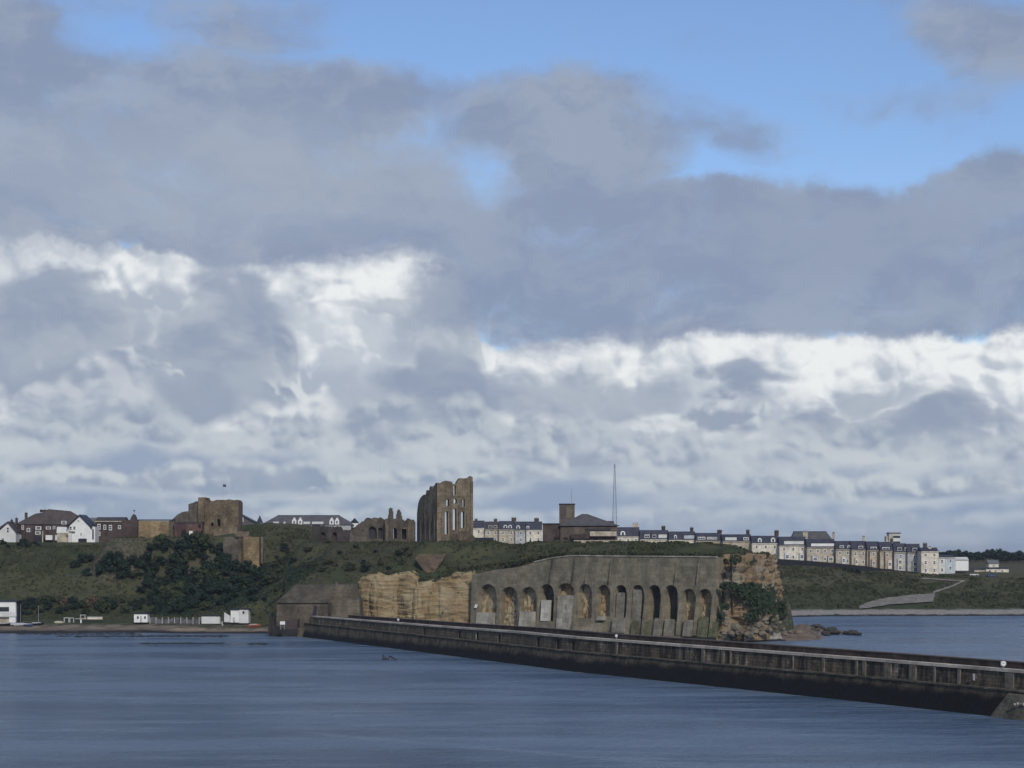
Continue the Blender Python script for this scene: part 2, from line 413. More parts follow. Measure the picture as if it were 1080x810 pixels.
# cliff rock: level beds, ochre and grey, stained and partly green
def cliff_mat(name, pale, ochre, dark, green=.5):
    m, k, b = material(name, .95, .15); p = pos(k)
    wv = k.noise(p, .12, 4, .6, dim='3D')
    z = k.m('ADD', k.sep(p)[2], k.m('MULTIPLY', wv, 4.0))
    bed = k.noise(k.xyz(k.m('MULTIPLY', k.sep(p)[0], .06), k.m('MULTIPLY', k.sep(p)[1], .06), z), 1.1, 4, .65, dim='3D')
    big = k.noise(p, .16, 4, .6, dim='3D')
    c = k.mix(k.mr(big, .42, .58), pale, ochre)
    c = k.mix(k.mr(bed, .50, .68, 0, .45), c, dark)
    fis = k.noise(k.v('MULTIPLY', p, (.55, .55, .10)), 1.0, 4, .6, dim='3D')
    c = k.mix(k.mr(fis, .55, .68, 0, .7), c, dark)
    mid = k.noise(p, .8, 4, .65, dim='3D')
    c = k.mix(k.mr(mid, .52, .72, 0, .6), c, tuple(x*.6 for x in ochre))
    g = k.noise(k.v('ADD', p, (30, 4, 9)), .22, 4, .6, dim='3D')
    c = k.mix(k.mr(g, .66-green*.12, .74-green*.12, 0, .9), c, (.04, .05, .024))
    k.put(b.inputs['Base Color'], c)
    bump(k, b, k.m('ADD', bed, mid), .6, .5)
    return m
M_cliff = cliff_mat('cliff_sandstone', (.33, .27, .165), (.27, .20, .11), (.11, .085, .05), .35)
M_cliff2 = cliff_mat('cliff_limestone', (.255, .222, .165), (.235, .165, .095), (.10, .078, .055), .5)
M_rock = cliff_mat('shore_rock', (.17, .14, .11), (.14, .11, .085), (.05, .043, .038), -.5)
M_recess = cliff_mat('recess_rock', (.40, .335, .21), (.34, .235, .13), (.10, .075, .05), -.2)

# ================================================================== water
m, k, b = material('sea_water', .12, .5); p = pos(k)
xx, yy, zz = k.sep(p)
n1 = k.noise(k.v('MULTIPLY', p, (.10, .22, 1)), 1.0, 6, .62, dim='3D')
n2 = k.noise(k.v('MULTIPLY', p, (.010, .035, 1)), 1.0, 4, .55, dim='3D')
ripple_foam_tone = k.mr(k.m('ADD', k.m('MULTIPLY', n2, .8), k.m('MULTIPLY', n1, .35)), .42, .72)  # ripple light and dark put into the water colour as streaks
u_ = k.m('DIVIDE', k.m('ADD', xx, 34.0), 56.0); ln = k.m('ABSOLUTE', k.m('ADD', k.m('SUBTRACT', yy, k.m('SUBTRACT', 287.0, k.m('MULTIPLY', u_, 46.0))), k.m('MULTIPLY', k.m('SUBTRACT', n1, .5), 9.0)))
wake = k.m('MULTIPLY', k.mr(ln, 2.6, .3), k.m('MULTIPLY', k.mr(u_, -.1, .25), k.mr(u_, 2.2, 1.2)))
n3 = k.noise(k.v('MULTIPLY', p, (.02, .09, 1)), 1.0, 4, .6, dim='3D'); ripple_foam_tone = k.m('ADD', k.m('MULTIPLY', ripple_foam_tone, .85), k.m('ADD', k.mr(n3, .48, .68, 0, .6), k.m('MULTIPLY', wake, .9)))
k.put(b.inputs['Base Color'], k.mix(ripple_foam_tone, (.060, .110, .195), (.150, .220, .320)))
k.put(b.inputs['Roughness'], k.mr(n2, .3, .7, .21, .33))
b.inputs['IOR'].default_value = 1.33
M_water = m
bp = k.n('ShaderNodeBump'); bp.inputs['Strength'].default_value = 1.0; bp.inputs['Distance'].default_value = 2.4
wv = k.noise(k.v('MULTIPLY', p, (.22, .34, 1)), 1.0, 6, .66, dim='3D')
wv2 = k.noise(k.v('MULTIPLY', p, (.55, .80, 1)), 1.0, 4, .65, dim='3D'); k.put(bp.inputs['Height'], k.m('ADD', k.m('ADD', wv, k.m('MULTIPLY', wv2, 1.0)), k.m('MULTIPLY', k.noise(k.v('MULTIPLY', p, (.055, .13, 1)), 1.0, 5, .65, dim='3D'), 1.9))); k.nt.links.new(bp.outputs[0], b.inputs['Normal'])
g = MB()
xs = [-9000, -3000, -1000, 1000, 3000, 9000]; ys = [-3000, 0, 600, 1500, 4000, 14000]
for i in range(5):
    for j in range(5):
        g.poly([(xs[i], ys[j], 0), (xs[i+1], ys[j], 0), (xs[i+1], ys[j+1], 0), (xs[i], ys[j+1], 0)])
tag(g.build('water', M_water), 'wind rippled blue grey sea in the foreground', kind='structure')

# ================================================================== terrain
DV = np.array([-60, -8, 0, 3, 8, 15, 22, 35, 50, 65, 80, 95, 110, 130, 160, 200, 300, 500, 900], float)
PROF = {
 'beach': [-8, -1.5, 0, .25, .6, 1.1, 1.6, 2.4, 3.0, 3.6, 8, 15, 22, 28.5, 30, 30, 28, 26, 24],
 'beach2': [-8, -1.5, 0, .25, .6, 1.1, 1.6, 2.4, 3.2, 6, 12, 19, 25, 29.5, 30.5, 31, 29, 26, 24],
 'batt':  [-8, -1.5, 1.5, 3, 5, 11, 15.5, 20.5, 25.5, 29.5, 30.3, 30.3, 30.3, 30.5, 30.5, 30, 28, 26, 24],
 'cliffL': [-8, -2, 1.5, 12, 17.5, 20, 23, 28, 30.4, 30.4, 30.2, 30.3, 30.3, 30.3, 30, 30, 28, 26, 24],
 'wall': [-8, -2, 1.5, 16, 25.8, 28.4, 29.7, 30.1, 30.2, 30.3, 30.3, 30.3, 30.3, 30.3, 30, 30, 28, 26, 24],
 'tip': [-8, -2, 1.0, 12, 25.5, 28.4, 29.6, 30.1, 30.2, 30.3, 30.3, 30.3, 30.3, 30.3, 30, 30, 28, 26, 24],
 'east': [-8, -2, 1.0, 6, 13, 20, 25, 28.5, 30, 30, 29, 28, 27, 27, 27, 26, 25, 24, 22],
 'bay1': [-8, -1.0, 0, .6, 1.4, 2.2, 3.2, 6.5, 11, 15.5, 19.5, 22.2, 23.5, 24, 24.5, 24, 22, 20, 18],
 'bay2': [-8, -1.0, 0, .6, 1.4, 2.2, 3.2, 5.5, 8.5, 12, 15, 17, 17.8, 18, 18, 18, 19, 21, 21],
 'bay3': [-8, -1.0, 0, .6, 1.4, 2.2, 3.2, 5.5, 8.0, 11, 13.5, 15.5, 16.6, 17, 17, 17.5, 19, 22, 21],
}
COAST = [(-900, 660, 'beach'), (-300, 640, 'beach'), (-171, 635, 'beach'), (-130, 639, 'beach'), (-108, 638, 'beach2'), (-84, 634, 'beach2'), (-79, 630, 'beach2'),
         (-75, 627, 'batt'), (-60, 640, 'batt'), (-52, 655, 'cliffL'), (-30, 648, 'cliffL'), (-13, 643, 'cliffL'),
         (-4, 634, 'wall'), (20, 613, 'wall'), (60, 577, 'wall'), (70, 573, 'tip'), (82, 583, 'tip'), (90, 610, 'tip'), (93, 660, 'east'),
         (89, 740, 'east'), (104, 786, 'bay1'), (133, 806, 'bay1'), (175, 808, 'bay2'), (218, 812, 'bay3'), (330, 825, 'bay3'), (900, 860, 'bay3')]
cs, cpv = [], []
for (x0, y0, p0), (x1, y1, p1) in zip(COAST[:-1], COAST[1:]):
    L = math.hypot(x1-x0, y1-y0); n = max(2, int(min(L, 150)/5))
    for i in range(n):
        t = i/n; cs.append((x0+(x1-x0)*t, y0+(y1-y0)*t)); cpv.append(np.array(PROF[p0])*(1-t)+np.array(PROF[p1])*t)
cs = np.array(cs); cpv = np.array(cpv)
ctx = np.array([c[0] for c in COAST]+[900, -900], float); cty = np.array([c[1] for c in COAST]+[9000, 9000], float)
def inside(x, y):
    r = np.zeros(x.shape, bool); n = len(ctx)
    for i in range(n):
        x0, y0, x1, y1 = ctx[i], cty[i], ctx[(i+1) % n], cty[(i+1) % n]
        if y0 == y1: continue
        c = ((y0 > y) != (y1 > y)) & (x < (x1-x0)*(y-y0)/(y1-y0)+x0)
        r ^= c
    return r
_rng = np.random.RandomState(5)
def vnoise(x, y, scale, seed):
    """smooth value noise on a lattice"""
    rs = np.random.RandomState(seed); N = 256; T = rs.rand(N, N)
    x = x/scale+1000.0; y = y/scale+1000.0; xi = np.floor(x).astype(int); yi = np.floor(y).astype(int)
    fx = x-xi; fy = y-yi; fx = fx*fx*(3-2*fx); fy = fy*fy*(3-2*fy)
    g_ = lambda a, b_: T[a % N, b_ % N]
    return (g_(xi, yi)*(1-fx)+g_(xi+1, yi)*fx)*(1-fy)+(g_(xi, yi+1)*(1-fx)+g_(xi+1, yi+1)*fx)*fy-.5
PADS = [(-112, -86, 640, 668, 1.9, 8), (-30, -10, 684, 724, Z(571.5, 700), 10), (-62, -32, 704, 718, Z(572.5, 712), 12), (-78, -58, 720, 732, Z(572.5, 725), 12), (-137, -106, 748, 768, Z(563, 752), 10),
        (-134, -119, 738, 746, Z(566.5, 742), 9), (-156, -132, 741, 750, Z(567.5, 745), 10), (-111, -92, 709, 720, 20.8, 9), (10, 42, 664, 682, Z(572.5, 668), 10), (-220, -160, 785, 820, Z(572, 795), 14)]
def terrain_h(x, y):
    shp = x.shape; x = x.ravel(); y = y.ravel(); out_ = np.empty(x.size)
    for i in range(0, x.size, 20000):
        a = x[i:i+20000]; b_ = y[i:i+20000]
        d2 = (a[:, None]-cs[None, :, 0])**2+(b_[:, None]-cs[None, :, 1])**2
        wgt = 1.0/(d2+9.0)**3
        j = d2.argmin(1); d = np.sqrt(d2[np.arange(a.size), j]); d = np.where(inside(a, b_), d, -d)
        pv = (wgt @ cpv)/wgt.sum(1)[:, None]
        q = np.clip(np.searchsorted(DV, d)-1, 0, len(DV)-2); t = np.clip((d-DV[q])/(DV[q+1]-DV[q]), 0, 1)
        r = np.arange(a.size); h = pv[r, q]*(1-t)+pv[r, q+1]*t
        amp = np.clip((h-2.5)/8, 0, 1)
        h = h+amp*(vnoise(a, b_, 14, 1)*2.0+vnoise(a, b_, 6, 2)*1.1+vnoise(a, b_, 2.7, 3)*.5)*np.clip((200-d)/120, .25, 1)
        h = h+np.clip((3-np.abs(h-1)), 0, 1)*vnoise(a, b_, 5, 4)*.25
        def g_(cx, cy, r_, hh): return hh*np.exp(-((a-cx)**2+(b_-cy)**2)/r_**2)
        h = h+g_(X(222, 762), 762, 26, 3.2)+g_(X(290, 790), 792, 34, 7.5)+g_(X(325, 790), 792, 26, 3.0)
        for (x0, x1, y0, y1, z, fo) in PADS:
            dd_ = np.hypot(np.maximum(np.maximum(x0-a, a-x1), 0), np.maximum(np.maximum(y0-b_, b_-y1), 0)); w_ = np.clip(1-dd_/fo, 0, 1); w_ = w_*w_*(3-2*w_)
            h = np.where(h < z, h*(1-w_)+z*w_, h*(1-w_)+z*w_)
        out_[i:i+20000] = h
    return out_.reshape(shp)
GX = np.concatenate([np.arange(-640, -215, 12.0), np.arange(-215, 280, 1.9), np.arange(280, 900, 14.0)])
GY = np.concatenate([np.arange(560, 900, 1.9), np.arange(900, 1100, 8.0), np.arange(1100, 2000, 60.0), np.arange(2000, 9000, 700.0)])
gx, gy = np.meshgrid(GX, GY)
gh = terrain_h(gx, gy)
def ground(x, y):
    i = int(np.clip(np.searchsorted(GX, x)-1, 0, len(GX)-2)); j = int(np.clip(np.searchsorted(GY, y)-1, 0, len(GY)-2))
    a = (x-GX[i])/(GX[i+1]-GX[i]); b_ = (y-GY[j])/(GY[j+1]-GY[j])
    return float((gh[j, i]*(1-a)+gh[j, i+1]*a)*(1-b_)+(gh[j+1, i]*(1-a)+gh[j+1, i+1]*a)*b_)
def hit(px, py, y0=560, y1=1000):
    """where the ray through a picture point meets the ground: a place in the scene"""
    y = y0
    while y < y1:
        z = Z(py, y)
        if ground(X(px, y), y) >= z: return Vector((X(px, y), y, ground(X(px, y), y)))
        y += 1.0
    return Vector((X(px, y1), y1, ground(X(px, y1), y1)))
nY, nX = gh.shape
vv = np.stack([gx.ravel(), gy.ravel(), gh.ravel()], 1)
idx = np.arange(nX*nY).reshape(nY, nX)
ff = np.stack([idx[:-1, :-1].ravel(), idx[:-1, 1:].ravel(), idx[1:, 1:].ravel(), idx[1:, :-1].ravel()], 1)
fz = gh[:-1, :-1].ravel(); fz2 = gh[1:, 1:].ravel(); ff = ff[(fz > -3) | (fz2 > -3)]
me = bpy.data.meshes.new('terrain'); me.from_pydata(vv.tolist(), [], ff.tolist()); me.update()
m, k, b = material('headland_ground', .95, .1); p = pos(k); px_, py_, pz_ = k.sep(p)
nb = k.noise(p, .045, 5, .62, dim='3D'); nm = k.noise(p, .22, 5, .65, dim='3D'); nf = k.noise(p, .9, 4, .6, dim='3D')
c = k.mix(k.mr(nb, .40, .60), (.044, .056, .026), (.070, .070, .036))
c = k.mix(k.mr(nm, .45, .68, 0, .8), c, (.028, .034, .020))
c = k.mix(k.mr(nf, .52, .75, 0, .35), c, (.085, .075, .045))
def spot(cx, cy, rx, ry, a0=.35, a1=.75):
    d_ = k.v('LENGTH', k.v('MULTIPLY', k.v('SUBTRACT', k.xyz(px_, py_, 0.0), (cx, cy, 0)), (1/rx, 1/ry, 0)))
    return k.mr(k.m('ADD', k.m('SUBTRACT', 1.0, d_), k.m('MULTIPLY', k.m('SUBTRACT', nm, .5), 2.2)), a0, a1)
c = k.mix(k.m('MULTIPLY', spot(-152, 738, 34, 24), .8), c, k.mix(k.mr(nf, .35, .6), (.125, .108, .082), (.05, .05, .034)))
c = k.mix(k.m('MULTIPLY', spot(-118, 728, 22, 16), .6), c, (.10, .09, .065))
c = k.mix(k.m('MULTIPLY', spot(-60, 700, 60, 60, .2, .8), .55), c, (.052, .05, .036))
c = k.mix(k.m('MULTIPLY', k.m('MULTIPLY', k.mr(px_, 90, 110), k.mr(k.m('ADD', pz_, k.m('MULTIPLY', nm, 10)), 14, 20)), .75), c, k.mix(k.mr(nm, .35, .65), (.105, .088, .052), (.066, .066, .036)))
zn = k.m('ADD', pz_, k.m('MULTIPLY', k.m('SUBTRACT', nm, .5), 1.6))
sand = k.mix(k.mr(px_, 40, 80), k.mix(k.mr(nm, .35, .65), (.24, .195, .145), (.12, .10, .08)), k.mix(k.mr(nf, .35, .65), (.33, .31, .28), (.20, .18, .155)))
nrm = k.sep(k.n('ShaderNodeNewGeometry').outputs['Normal'])[2]
c = k.mix(k.m('MULTIPLY', k.mr(nrm, .62, .45), k.mr(px_, 60, 75)), c, k.mix(k.mr(nf, .35, .6), (.13, .11, .08), (.045, .05, .03)))
wet = k.mix(k.mr(k.m('ADD', pz_, k.m('MULTIPLY', k.m('SUBTRACT', nm, .5), 1.6)), .35, .9), (.03, .028, .03), sand)
c = k.mix(k.mr(k.m('ADD', zn, k.mr(px_, 40, 80, .55, 0)), 1.9, 2.7), wet, c)
k.put(b.inputs['Base Color'], c)
bump(k, b, k.m('ADD', nm, nf), .5, .5)
M_ground = m
me.materials.append(M_ground); me.polygons.foreach_set('use_smooth', [True]*len(me.polygons))
terrain = bpy.data.objects.new('terrain', me); COL.objects.link(terrain); tag(terrain, 'grassy headland, beach and bay slopes', kind='structure')

# ------------------------------------------------------------------ cliffs
def cliff(name, plan, zt, zb, mat, seed, amp=1.6, step=.55, label=None):
    """displaced rock sheet along a plan line; zt = top height along it"""
    pts = []
    for (a, b_) in zip(plan[:-1], plan[1:]):
        L = math.hypot(b_[0]-a[0], b_[1]-a[1]); n = max(1, int(L/step))
        for i in range(n): t = i/n; pts.append((a[0]+(b_[0]-a[0])*t, a[1]+(b_[1]-a[1])*t))
    pts.append(plan[-1]); n = len(pts); rows = 60; g = MB()
    S = np.arange(n)*step
    for i, (x, y) in enumerate(pts):
        i0, i1 = max(0, i-4), min(n-1, i+4); t = Vector((pts[i1][0]-pts[i0][0], pts[i1][1]-pts[i0][1])).normalized()
        nx_, ny_ = t.y, -t.x
        if ny_ > .3 and nx_ < 0: pass
        top = np.interp(i/(n-1), [q[0] for q in zt], [q[1] for q in zt]) + (float(vnoise(np.array([S[i]]), np.array([0.]), 3.0, seed+9)[0])*1.6)
        for r in range(rows+1):
            f = r/rows; z = zb+(top-zb)*f
            s_ = np.array([S[i]]); zz_ = np.array([z])
            d = (float(vnoise(s_, zz_*.6, 9, seed)[0])*3.6+float(vnoise(s_, zz_*1.3, 3.3, seed+1)[0])*1.6+float(vnoise(s_*.6, zz_*2.0, 1.3, seed+2)[0])*.7-abs(float(vnoise(s_, zz_*.2, 4.2, seed+3)[0]))**.6*2.4-max(0, .09-abs(float(vnoise(s_, zz_*.22, 2.6, seed+5)[0])))*16)*amp*.55
            q_ = (z/2.3+float(vnoise(s_*.35, zz_*.5, 5, seed+7)[0])*1.4) % 1.0; d += (q_-.5)*.42*amp
            d -= f**2*1.2
            g.v.append((x+nx_*d, y+ny_*d, z))
        g.v.append((x-nx_*5, y-ny_*5, top+.3))
    w_ = rows+2
    for i in range(n-1):
        for r in range(w_-1):
            g.f.append((i*w_+r, (i+1)*w_+r, (i+1)*w_+r+1, i*w_+r+1)); g.m.append(0)
    o = g.build(name, mat); return tag(o, label, kind='structure')
def pp(px, y): return (X(px, y), y)
cliff('cliff', [pp(376, 660), pp(379, 647), pp(395, 643), pp(420, 645), pp(438, 640), pp(455, 642), pp(480, 640), pp(500, 639)],
      [(0, Z(625, 650)), (.12, Z(612, 645)), (.3, Z(606, 645)), (.55, Z(605, 645)), (.68, Z(616, 645)), (.8, Z(607, 641)), (1, Z(603, 640))], 1.0, M_cliff, 3, 1.0,
      label='ochre sandstone cliff with level beds behind the pier')
cliff('cliff', [pp(749, 579), pp(757, 572.5), pp(768, 570), pp(785, 571), pp(802, 574), pp(815, 582), pp(822, 600), pp(818, 640), pp(805, 690)],
      [(0, Z(588, 574)), (.1, Z(586, 572)), (.3, Z(586, 575)), (.42, 25.5), (.55, 24), (1, 20)], .5, M_cliff2, 21, 1.8,
      label='pale and rust coloured cliff at the tip of the headland')

# rock shelf at the foot of the headland
g = MB(); sx = np.arange(40, 122, 1.0); sy = np.arange(560, 685, 1.0); ax, ay = np.meshgrid(sx, sy)
def seg_d(ax, ay, a, b_):
    dx_, dy_ = b_[0]-a[0], b_[1]-a[1]; t = np.clip(((ax-a[0])*dx_+(ay-a[1])*dy_)/(dx_*dx_+dy_*dy_), 0, 1)
    return np.hypot(ax-a[0]-t*dx_, ay-a[1]-t*dy_)
dd = np.minimum(seg_d(ax, ay, (50, 580), (88, 590))-7, seg_d(ax, ay, (88, 592), (101, 655))-7.5)
dd = np.minimum(dd, seg_d(ax, ay, (98, 640), (114, 626))-2.5)
hh = 1.9*np.clip(-dd/6, -1, 1)+vnoise(ax, ay, 5, 30)*1.6+vnoise(ax, ay, 2.1, 31)*1.3-.15
nY2, nX2 = hh.shape
for j in range(nY2):
    for i in range(nX2): g.v.append((ax[j, i], ay[j, i], hh[j, i]))
for j in range(nY2-1):
    for i in range(nX2-1):
        if max(hh[j, i], hh[j+1, i+1], hh[j, i+1]) > -.5: g.f.append((j*nX2+i, j*nX2+i+1, (j+1)*nX2+i+1, (j+1)*nX2+i)); g.m.append(0)
tag(g.build('rock_shelf', M_rock), 'low brown rock shelf at the foot of the headland', kind='structure')

# ================================================================== pier
PL = [(-68, 610), (-20, 505), (13, 432), (62, 345), (82.6, 306), (130, 216), (185, 112)]
def pier_frame():
    fr = []
    for i, (x, y) in enumerate(PL):
        a = PL[max(0, i-1)]; c = PL[min(len(PL)-1, i+1)]
        t = Vector((c[0]-a[0], c[1]-a[1])).normalized(); fr.append((Vector((x, y)), t, Vector((-t.y, t.x))))
    return fr
PF = pier_frame()
def pier_pt(s, o, z):
    """s in segments, o = metres back from the water face, z = height"""
    i = min(int(s), len(PF)-2); t = s-i
    if z > 4.3 and s < 1.6: z -= (z-4.3)/3.7*1.1*(1-s/1.6)
    p = PF[i][0].lerp(PF[i+1][0], t); n = PF[i][2].lerp(PF[i+1][2], t).normalized()
    return Vector((p.x+n.x*o, p.y+n.y*o, z))
def pier_s(px, o=0.0):
    lo, hi = 0.0, len(PF)-1.001
    for _ in range(40):
        mid = (lo+hi)/2; q = pier_pt(mid, o, 0)
        if 540+q.x/q.y*F < px: lo = mid
        else: hi = mid
    return lo
def sweep(sec, s0, s1, step=.04, m=0, g=None, jit=0.0, seed=1):
    """closed section [(o,z)...] carried along the pier"""
    g = g or MB(); n = max(1, int((s1-s0)/step)); k = len(sec); base = len(g.v); rs = random.Random(seed)
    for i in range(n+1):
        s = s0+(s1-s0)*i/n
        for o, z in sec: g.v.append(tuple(pier_pt(s, o+rs.uniform(-jit, jit), z+rs.uniform(-jit, jit)*.5)))
    for i in range(n):
        for j in range(k):
            g.f.append((base+i*k+j, base+(i+1)*k+j, base+(i+1)*k+(j+1) % k, base+i*k+(j+1) % k)); g.m.append(m)
    g.f.append(tuple(base+j for j in range(k))); g.m.append(m)
    g.f.append(tuple(base+n*k+j for j in reversed(range(k)))); g.m.append(m)
    return g
# pier materials
m, k, b = material('pier_masonry', .9, .25); p = pos(k); z = k.sep(p)[2]
n1 = k.noise(p, .25, 5, .65, dim='3D'); n2 = k.noise(p, 1.3, 4, .65, dim='3D')
st = k.noise(k.v('MULTIPLY', p, (.55, .55, .10)), 1.0, 5, .7, dim='3D'); st2 = k.noise(k.v('MULTIPLY', p, (.28, .28, .04)), 1.0, 3, .6, dim='3D')
c = k.mix(k.mr(n1, .35, .65), (.11, .088, .06), (.16, .132, .092)); c = k.mix(k.mr(n2, .5, .75, 0, .7), c, (.04, .034, .027))
xr = k.mr(k.sep(p)[0], -30, 45, .25, .95); c = k.mix(k.m('MULTIPLY', k.mr(st, .44, .60), xr), c, (.030, .025, .021)); c = k.mix(k.m('MULTIPLY', k.mr(st, .44, .36), k.mr(st2, .42, .56)), c, (.27, .25, .20))
wl = k.m('ADD', z, k.m('MULTIPLY', k.m('SUBTRACT', n1, .5), 2.2))
c = k.mix(k.mr(wl, 3.0, 1.4), c, (.022, .021, .018)); c = k.mix(k.mr(wl, .75, .35), c, (.014, .015, .014))
k.put(b.inputs['Base Color'], c)
bk_ = k.n('ShaderNodeTexBrick'); xs_ = k.sep(p); k.put(bk_.inputs['Vector'], k.xyz(k.m('SUBTRACT', k.m('MULTIPLY', xs_[0], .49), k.m('MULTIPLY', xs_[1], .87)), z, 0.0))
k.put(bk_.inputs['Color1'], (.70, .70, .70)); k.put(bk_.inputs['Color2'], (1.2, 1.2, 1.2)); k.put(bk_.inputs['Mortar'], (.5, .5, .5))
for a_, v_ in (('Scale', 1.0), ('Mortar Size', .05), ('Brick Width', 1.5), ('Row Height', .62)): bk_.inputs[a_].default_value = v_
k.put(b.inputs['Base Color'], k.mix(1.0, c, bk_.outputs['Color'], 'MULTIPLY')); bump(k, b, n2, .7, .3); M_pier = m
m, k, b = material('pier_lower_masonry', .9, .25); p = pos(k); z = k.sep(p)[2]
n1 = k.noise(p, .22, 5, .65, dim='3D'); n2 = k.noise(p, 1.1, 4, .65, dim='3D'); st = k.noise(k.v('MULTIPLY', p, (.35, .35, .22)), 1.0, 4, .7, dim='3D')
c = k.mix(k.mr(n2, .4, .65), (.12, .098, .066), (.07, .058, .042)); c = k.mix(k.mr(st, .45, .6, 0, .7), c, (.030, .026, .021))
xg = k.mr(k.sep(p)[0], -60, 60)
wl = k.m('SUBTRACT', k.m('ADD', z, k.m('MULTIPLY', k.m('SUBTRACT', n1, .5), 3.0)), k.m('MULTIPLY', xg, 1.7))
c = k.mix(k.mr(wl, 2.6, 1.0), c, (.008, .008, .009)); k.put(b.inputs['Base Color'], c)
bump(k, b, n2, .8, .35); M_pierl = m
M_coping = masonry('coping_stone', (.48, .42, .34), (.58, .51, .42), (.34, .29, .23), course=2.0, streak=.15)
M_deck = masonry('deck_paving', (.12, .105, .085), (.16, .14, .115), (.085, .075, .06), course=3.0, streak=.1)
M_parap = masonry('parapet_stone', (.075, .055, .045), (.10, .078, .062), (.045, .036, .03), course=.6, streak=.4)

pier = thing('pier', 'long dark stone pier with pale coping running from the headland out of frame', 'pier', (0, 0, 0))
SE = len(PF)-1.001
sweep([(0, -5), (.25, 0), (1.2, 4.15), (1.25, 4.35), (2.1, 4.35), (2.1, -5)], 0, SE, g=None, jit=.05, seed=3).build('lower_wall', M_pierl, pier)
sweep([(.95, 4.351), (.95, 4.62), (1.9, 4.62), (1.9, 4.351)], 0, SE, .02, jit=.05, seed=7).build('ledge', masonry('ledge_stone', (.12, .105, .08), (.17, .15, .115), (.05, .045, .035), course=2.0), pier)
# upper wall with its dark doorways: stretches between the openings
doors = sorted(pier_s(q, 2.1) for q in (447, 484, 503, 526, 567, 588, 604))
def seglen(s): i = min(int(s), len(PF)-2); return (PF[i+1][0]-PF[i][0]).length
g = MB(); cur = 0.02; niches = []
for d in doors:
    hw = .85/seglen(d); sweep([(2.1, 4.3), (2.35, 7.35), (3.3, 7.35), (3.3, 4.3)], cur, d-hw, .04, 0, g, .04, 5)
    sweep([(2.3, 6.8), (2.35, 7.35), (3.3, 7.35), (3.3, 6.8)], d-hw, d+hw, .1, 0, g); niches.append((d-hw, d+hw)); cur = d+hw
sweep([(2.1, 4.3), (2.35, 7.35), (3.3, 7.35), (3.3, 4.3)], cur, SE, .03, 0, g, .05, 9)
g.build('upper_wall', M_pier, pier)
for a, b_ in niches: sweep([(2.42, 4.4), (2.47, 6.8), (3.28, 6.8), (3.28, 4.4)], a, b_, .1).build('doorway', M_void, pier)  # near-black panels paint the shade inside the openings
sweep([(3.31, -5), (3.31, 7.2), (10.0, 7.2), (10.0, -5)], 0, SE).build('deck', M_deck, pier)
sweep([(2.05, 7.36), (2.05, 7.86), (3.1, 7.9), (3.1, 7.36)], 0.05, SE, .03, jit=.02, seed=4).build('coping', M_coping, pier)
sweep([(10.01, -5), (10.01, 8.35), (10.8, 8.35), (11.6, 4), (12.4, -5)], .15, SE, jit=.03, seed=8).build('parapet', M_parap, pier)
sweep([(9.9, 8.36), (9.9, 8.56), (10.95, 8.56), (10.95, 8.36)], .15, SE).build('parapet_coping', plain('brown_coping', (.14, .11, .09)), pier)
# ribs and stain-pale buttresses on the face
rs = random.Random(12); mb = plain('rib_stone', (.17, .15, .115), .9, .4, 1.2)
for q in (650, 741, 762, 770, 836, 868, 903, 911, 934, 938, 960, 964, 985, 1011, 1064):
    s = pier_s(q, 2.0); hw = rs.uniform(.15, .55)/seglen(s)
    if q == 1064: hw = 1.0/seglen(s)
    sweep([(1.98, 4.63), (2.02, 7.24), (2.3, 7.24), (2.2, 4.63)], s-hw, s+hw, 1).build('rib', mb, pier)
s = pier_s(1066, 0); h = 4.2/seglen(s)
g = MB(); A = [pier_pt(s-h*1.2, -1.0, -1), pier_pt(s+h*2.2, -1.0, -1), pier_pt(s+h*2.2, 1.6, -1), pier_pt(s-h*1.2, 1.6, -1)]
B = [pier_pt(s-h*.35, .7, 3.9), pier_pt(s+h*2.2, .7, 3.9), pier_pt(s+h*2.2, 1.8, 4.2), pier_pt(s-h*.35, 1.8, 4.2)]
g.hexa(A, B).build('buttress', masonry('buttress_stone', (.10, .09, .07), (.15, .135, .105), (.05, .045, .035), course=.6), pier)
g = MB(); q = pier_pt(s+h*.5, .25, 2.6)
for i in range(7): g.box(q.x-1.2+i*.4, q.x-.9+i*.4, q.y-.25-i*.30, q.y+.2-i*.30, 2.35+(i % 3)*.12, 2.65+(i % 2)*.15)
g.build('fender', plain('pale_encrusted', (.36, .34, .30)), pier)

def marker(px, label, r=.45, o=2.4):
    s = pier_s(px, o); q = pier_pt(s, o, 7.9)
    t = thing('lifebuoy_stand', label, 'lifebuoy stand', q, 0, 'white marker posts on the pier')
    MB().tube((0, 0, 0), (0, 0, .5), .12, .12, 8).build('post', M_metal, t)
    g = MB(); n = 16
    for i in range(n):
        a0, a1 = 2*math.pi*i/n, 2*math.pi*(i+1)/n
        g.tube((math.cos(a0)*r*.55, -.12, .75+math.sin(a0)*r*.55), (math.cos(a1)*r*.55, -.12, .75+math.sin(a1)*r*.55), r*.42, r*.42, 6)
    g.build('lifebuoy', M_white, t)
    MB().box(-r*.75, r*.75, -.02, .08, .75-r*.75, .75+r*.75).build('board', M_white, t)
marker(1058, 'round white lifebuoy stand on the pier coping near the right edge of the picture', .5)
marker(650, 'small white lifebuoy stand on the pier coping below the arched wall', .34)
marker(420, 'small white lifebuoy stand on the pier in front of the ochre cliff', .34)
s = pier_s(1029, 2.0); q = pier_pt(s, 1.7, 6.1)
t = thing('warning_sign', 'small upright white and red sign fixed low on the dark pier face', 'sign', q, R(-62))
MB().box(-.24, .24, -.06, .06, -.55, .55).build('panel', M_white, t); MB().box(.25, .32, -.07, .07, -.58, .58).build('edge_strip', plain('dull_red', (.20, .05, .04)), t)
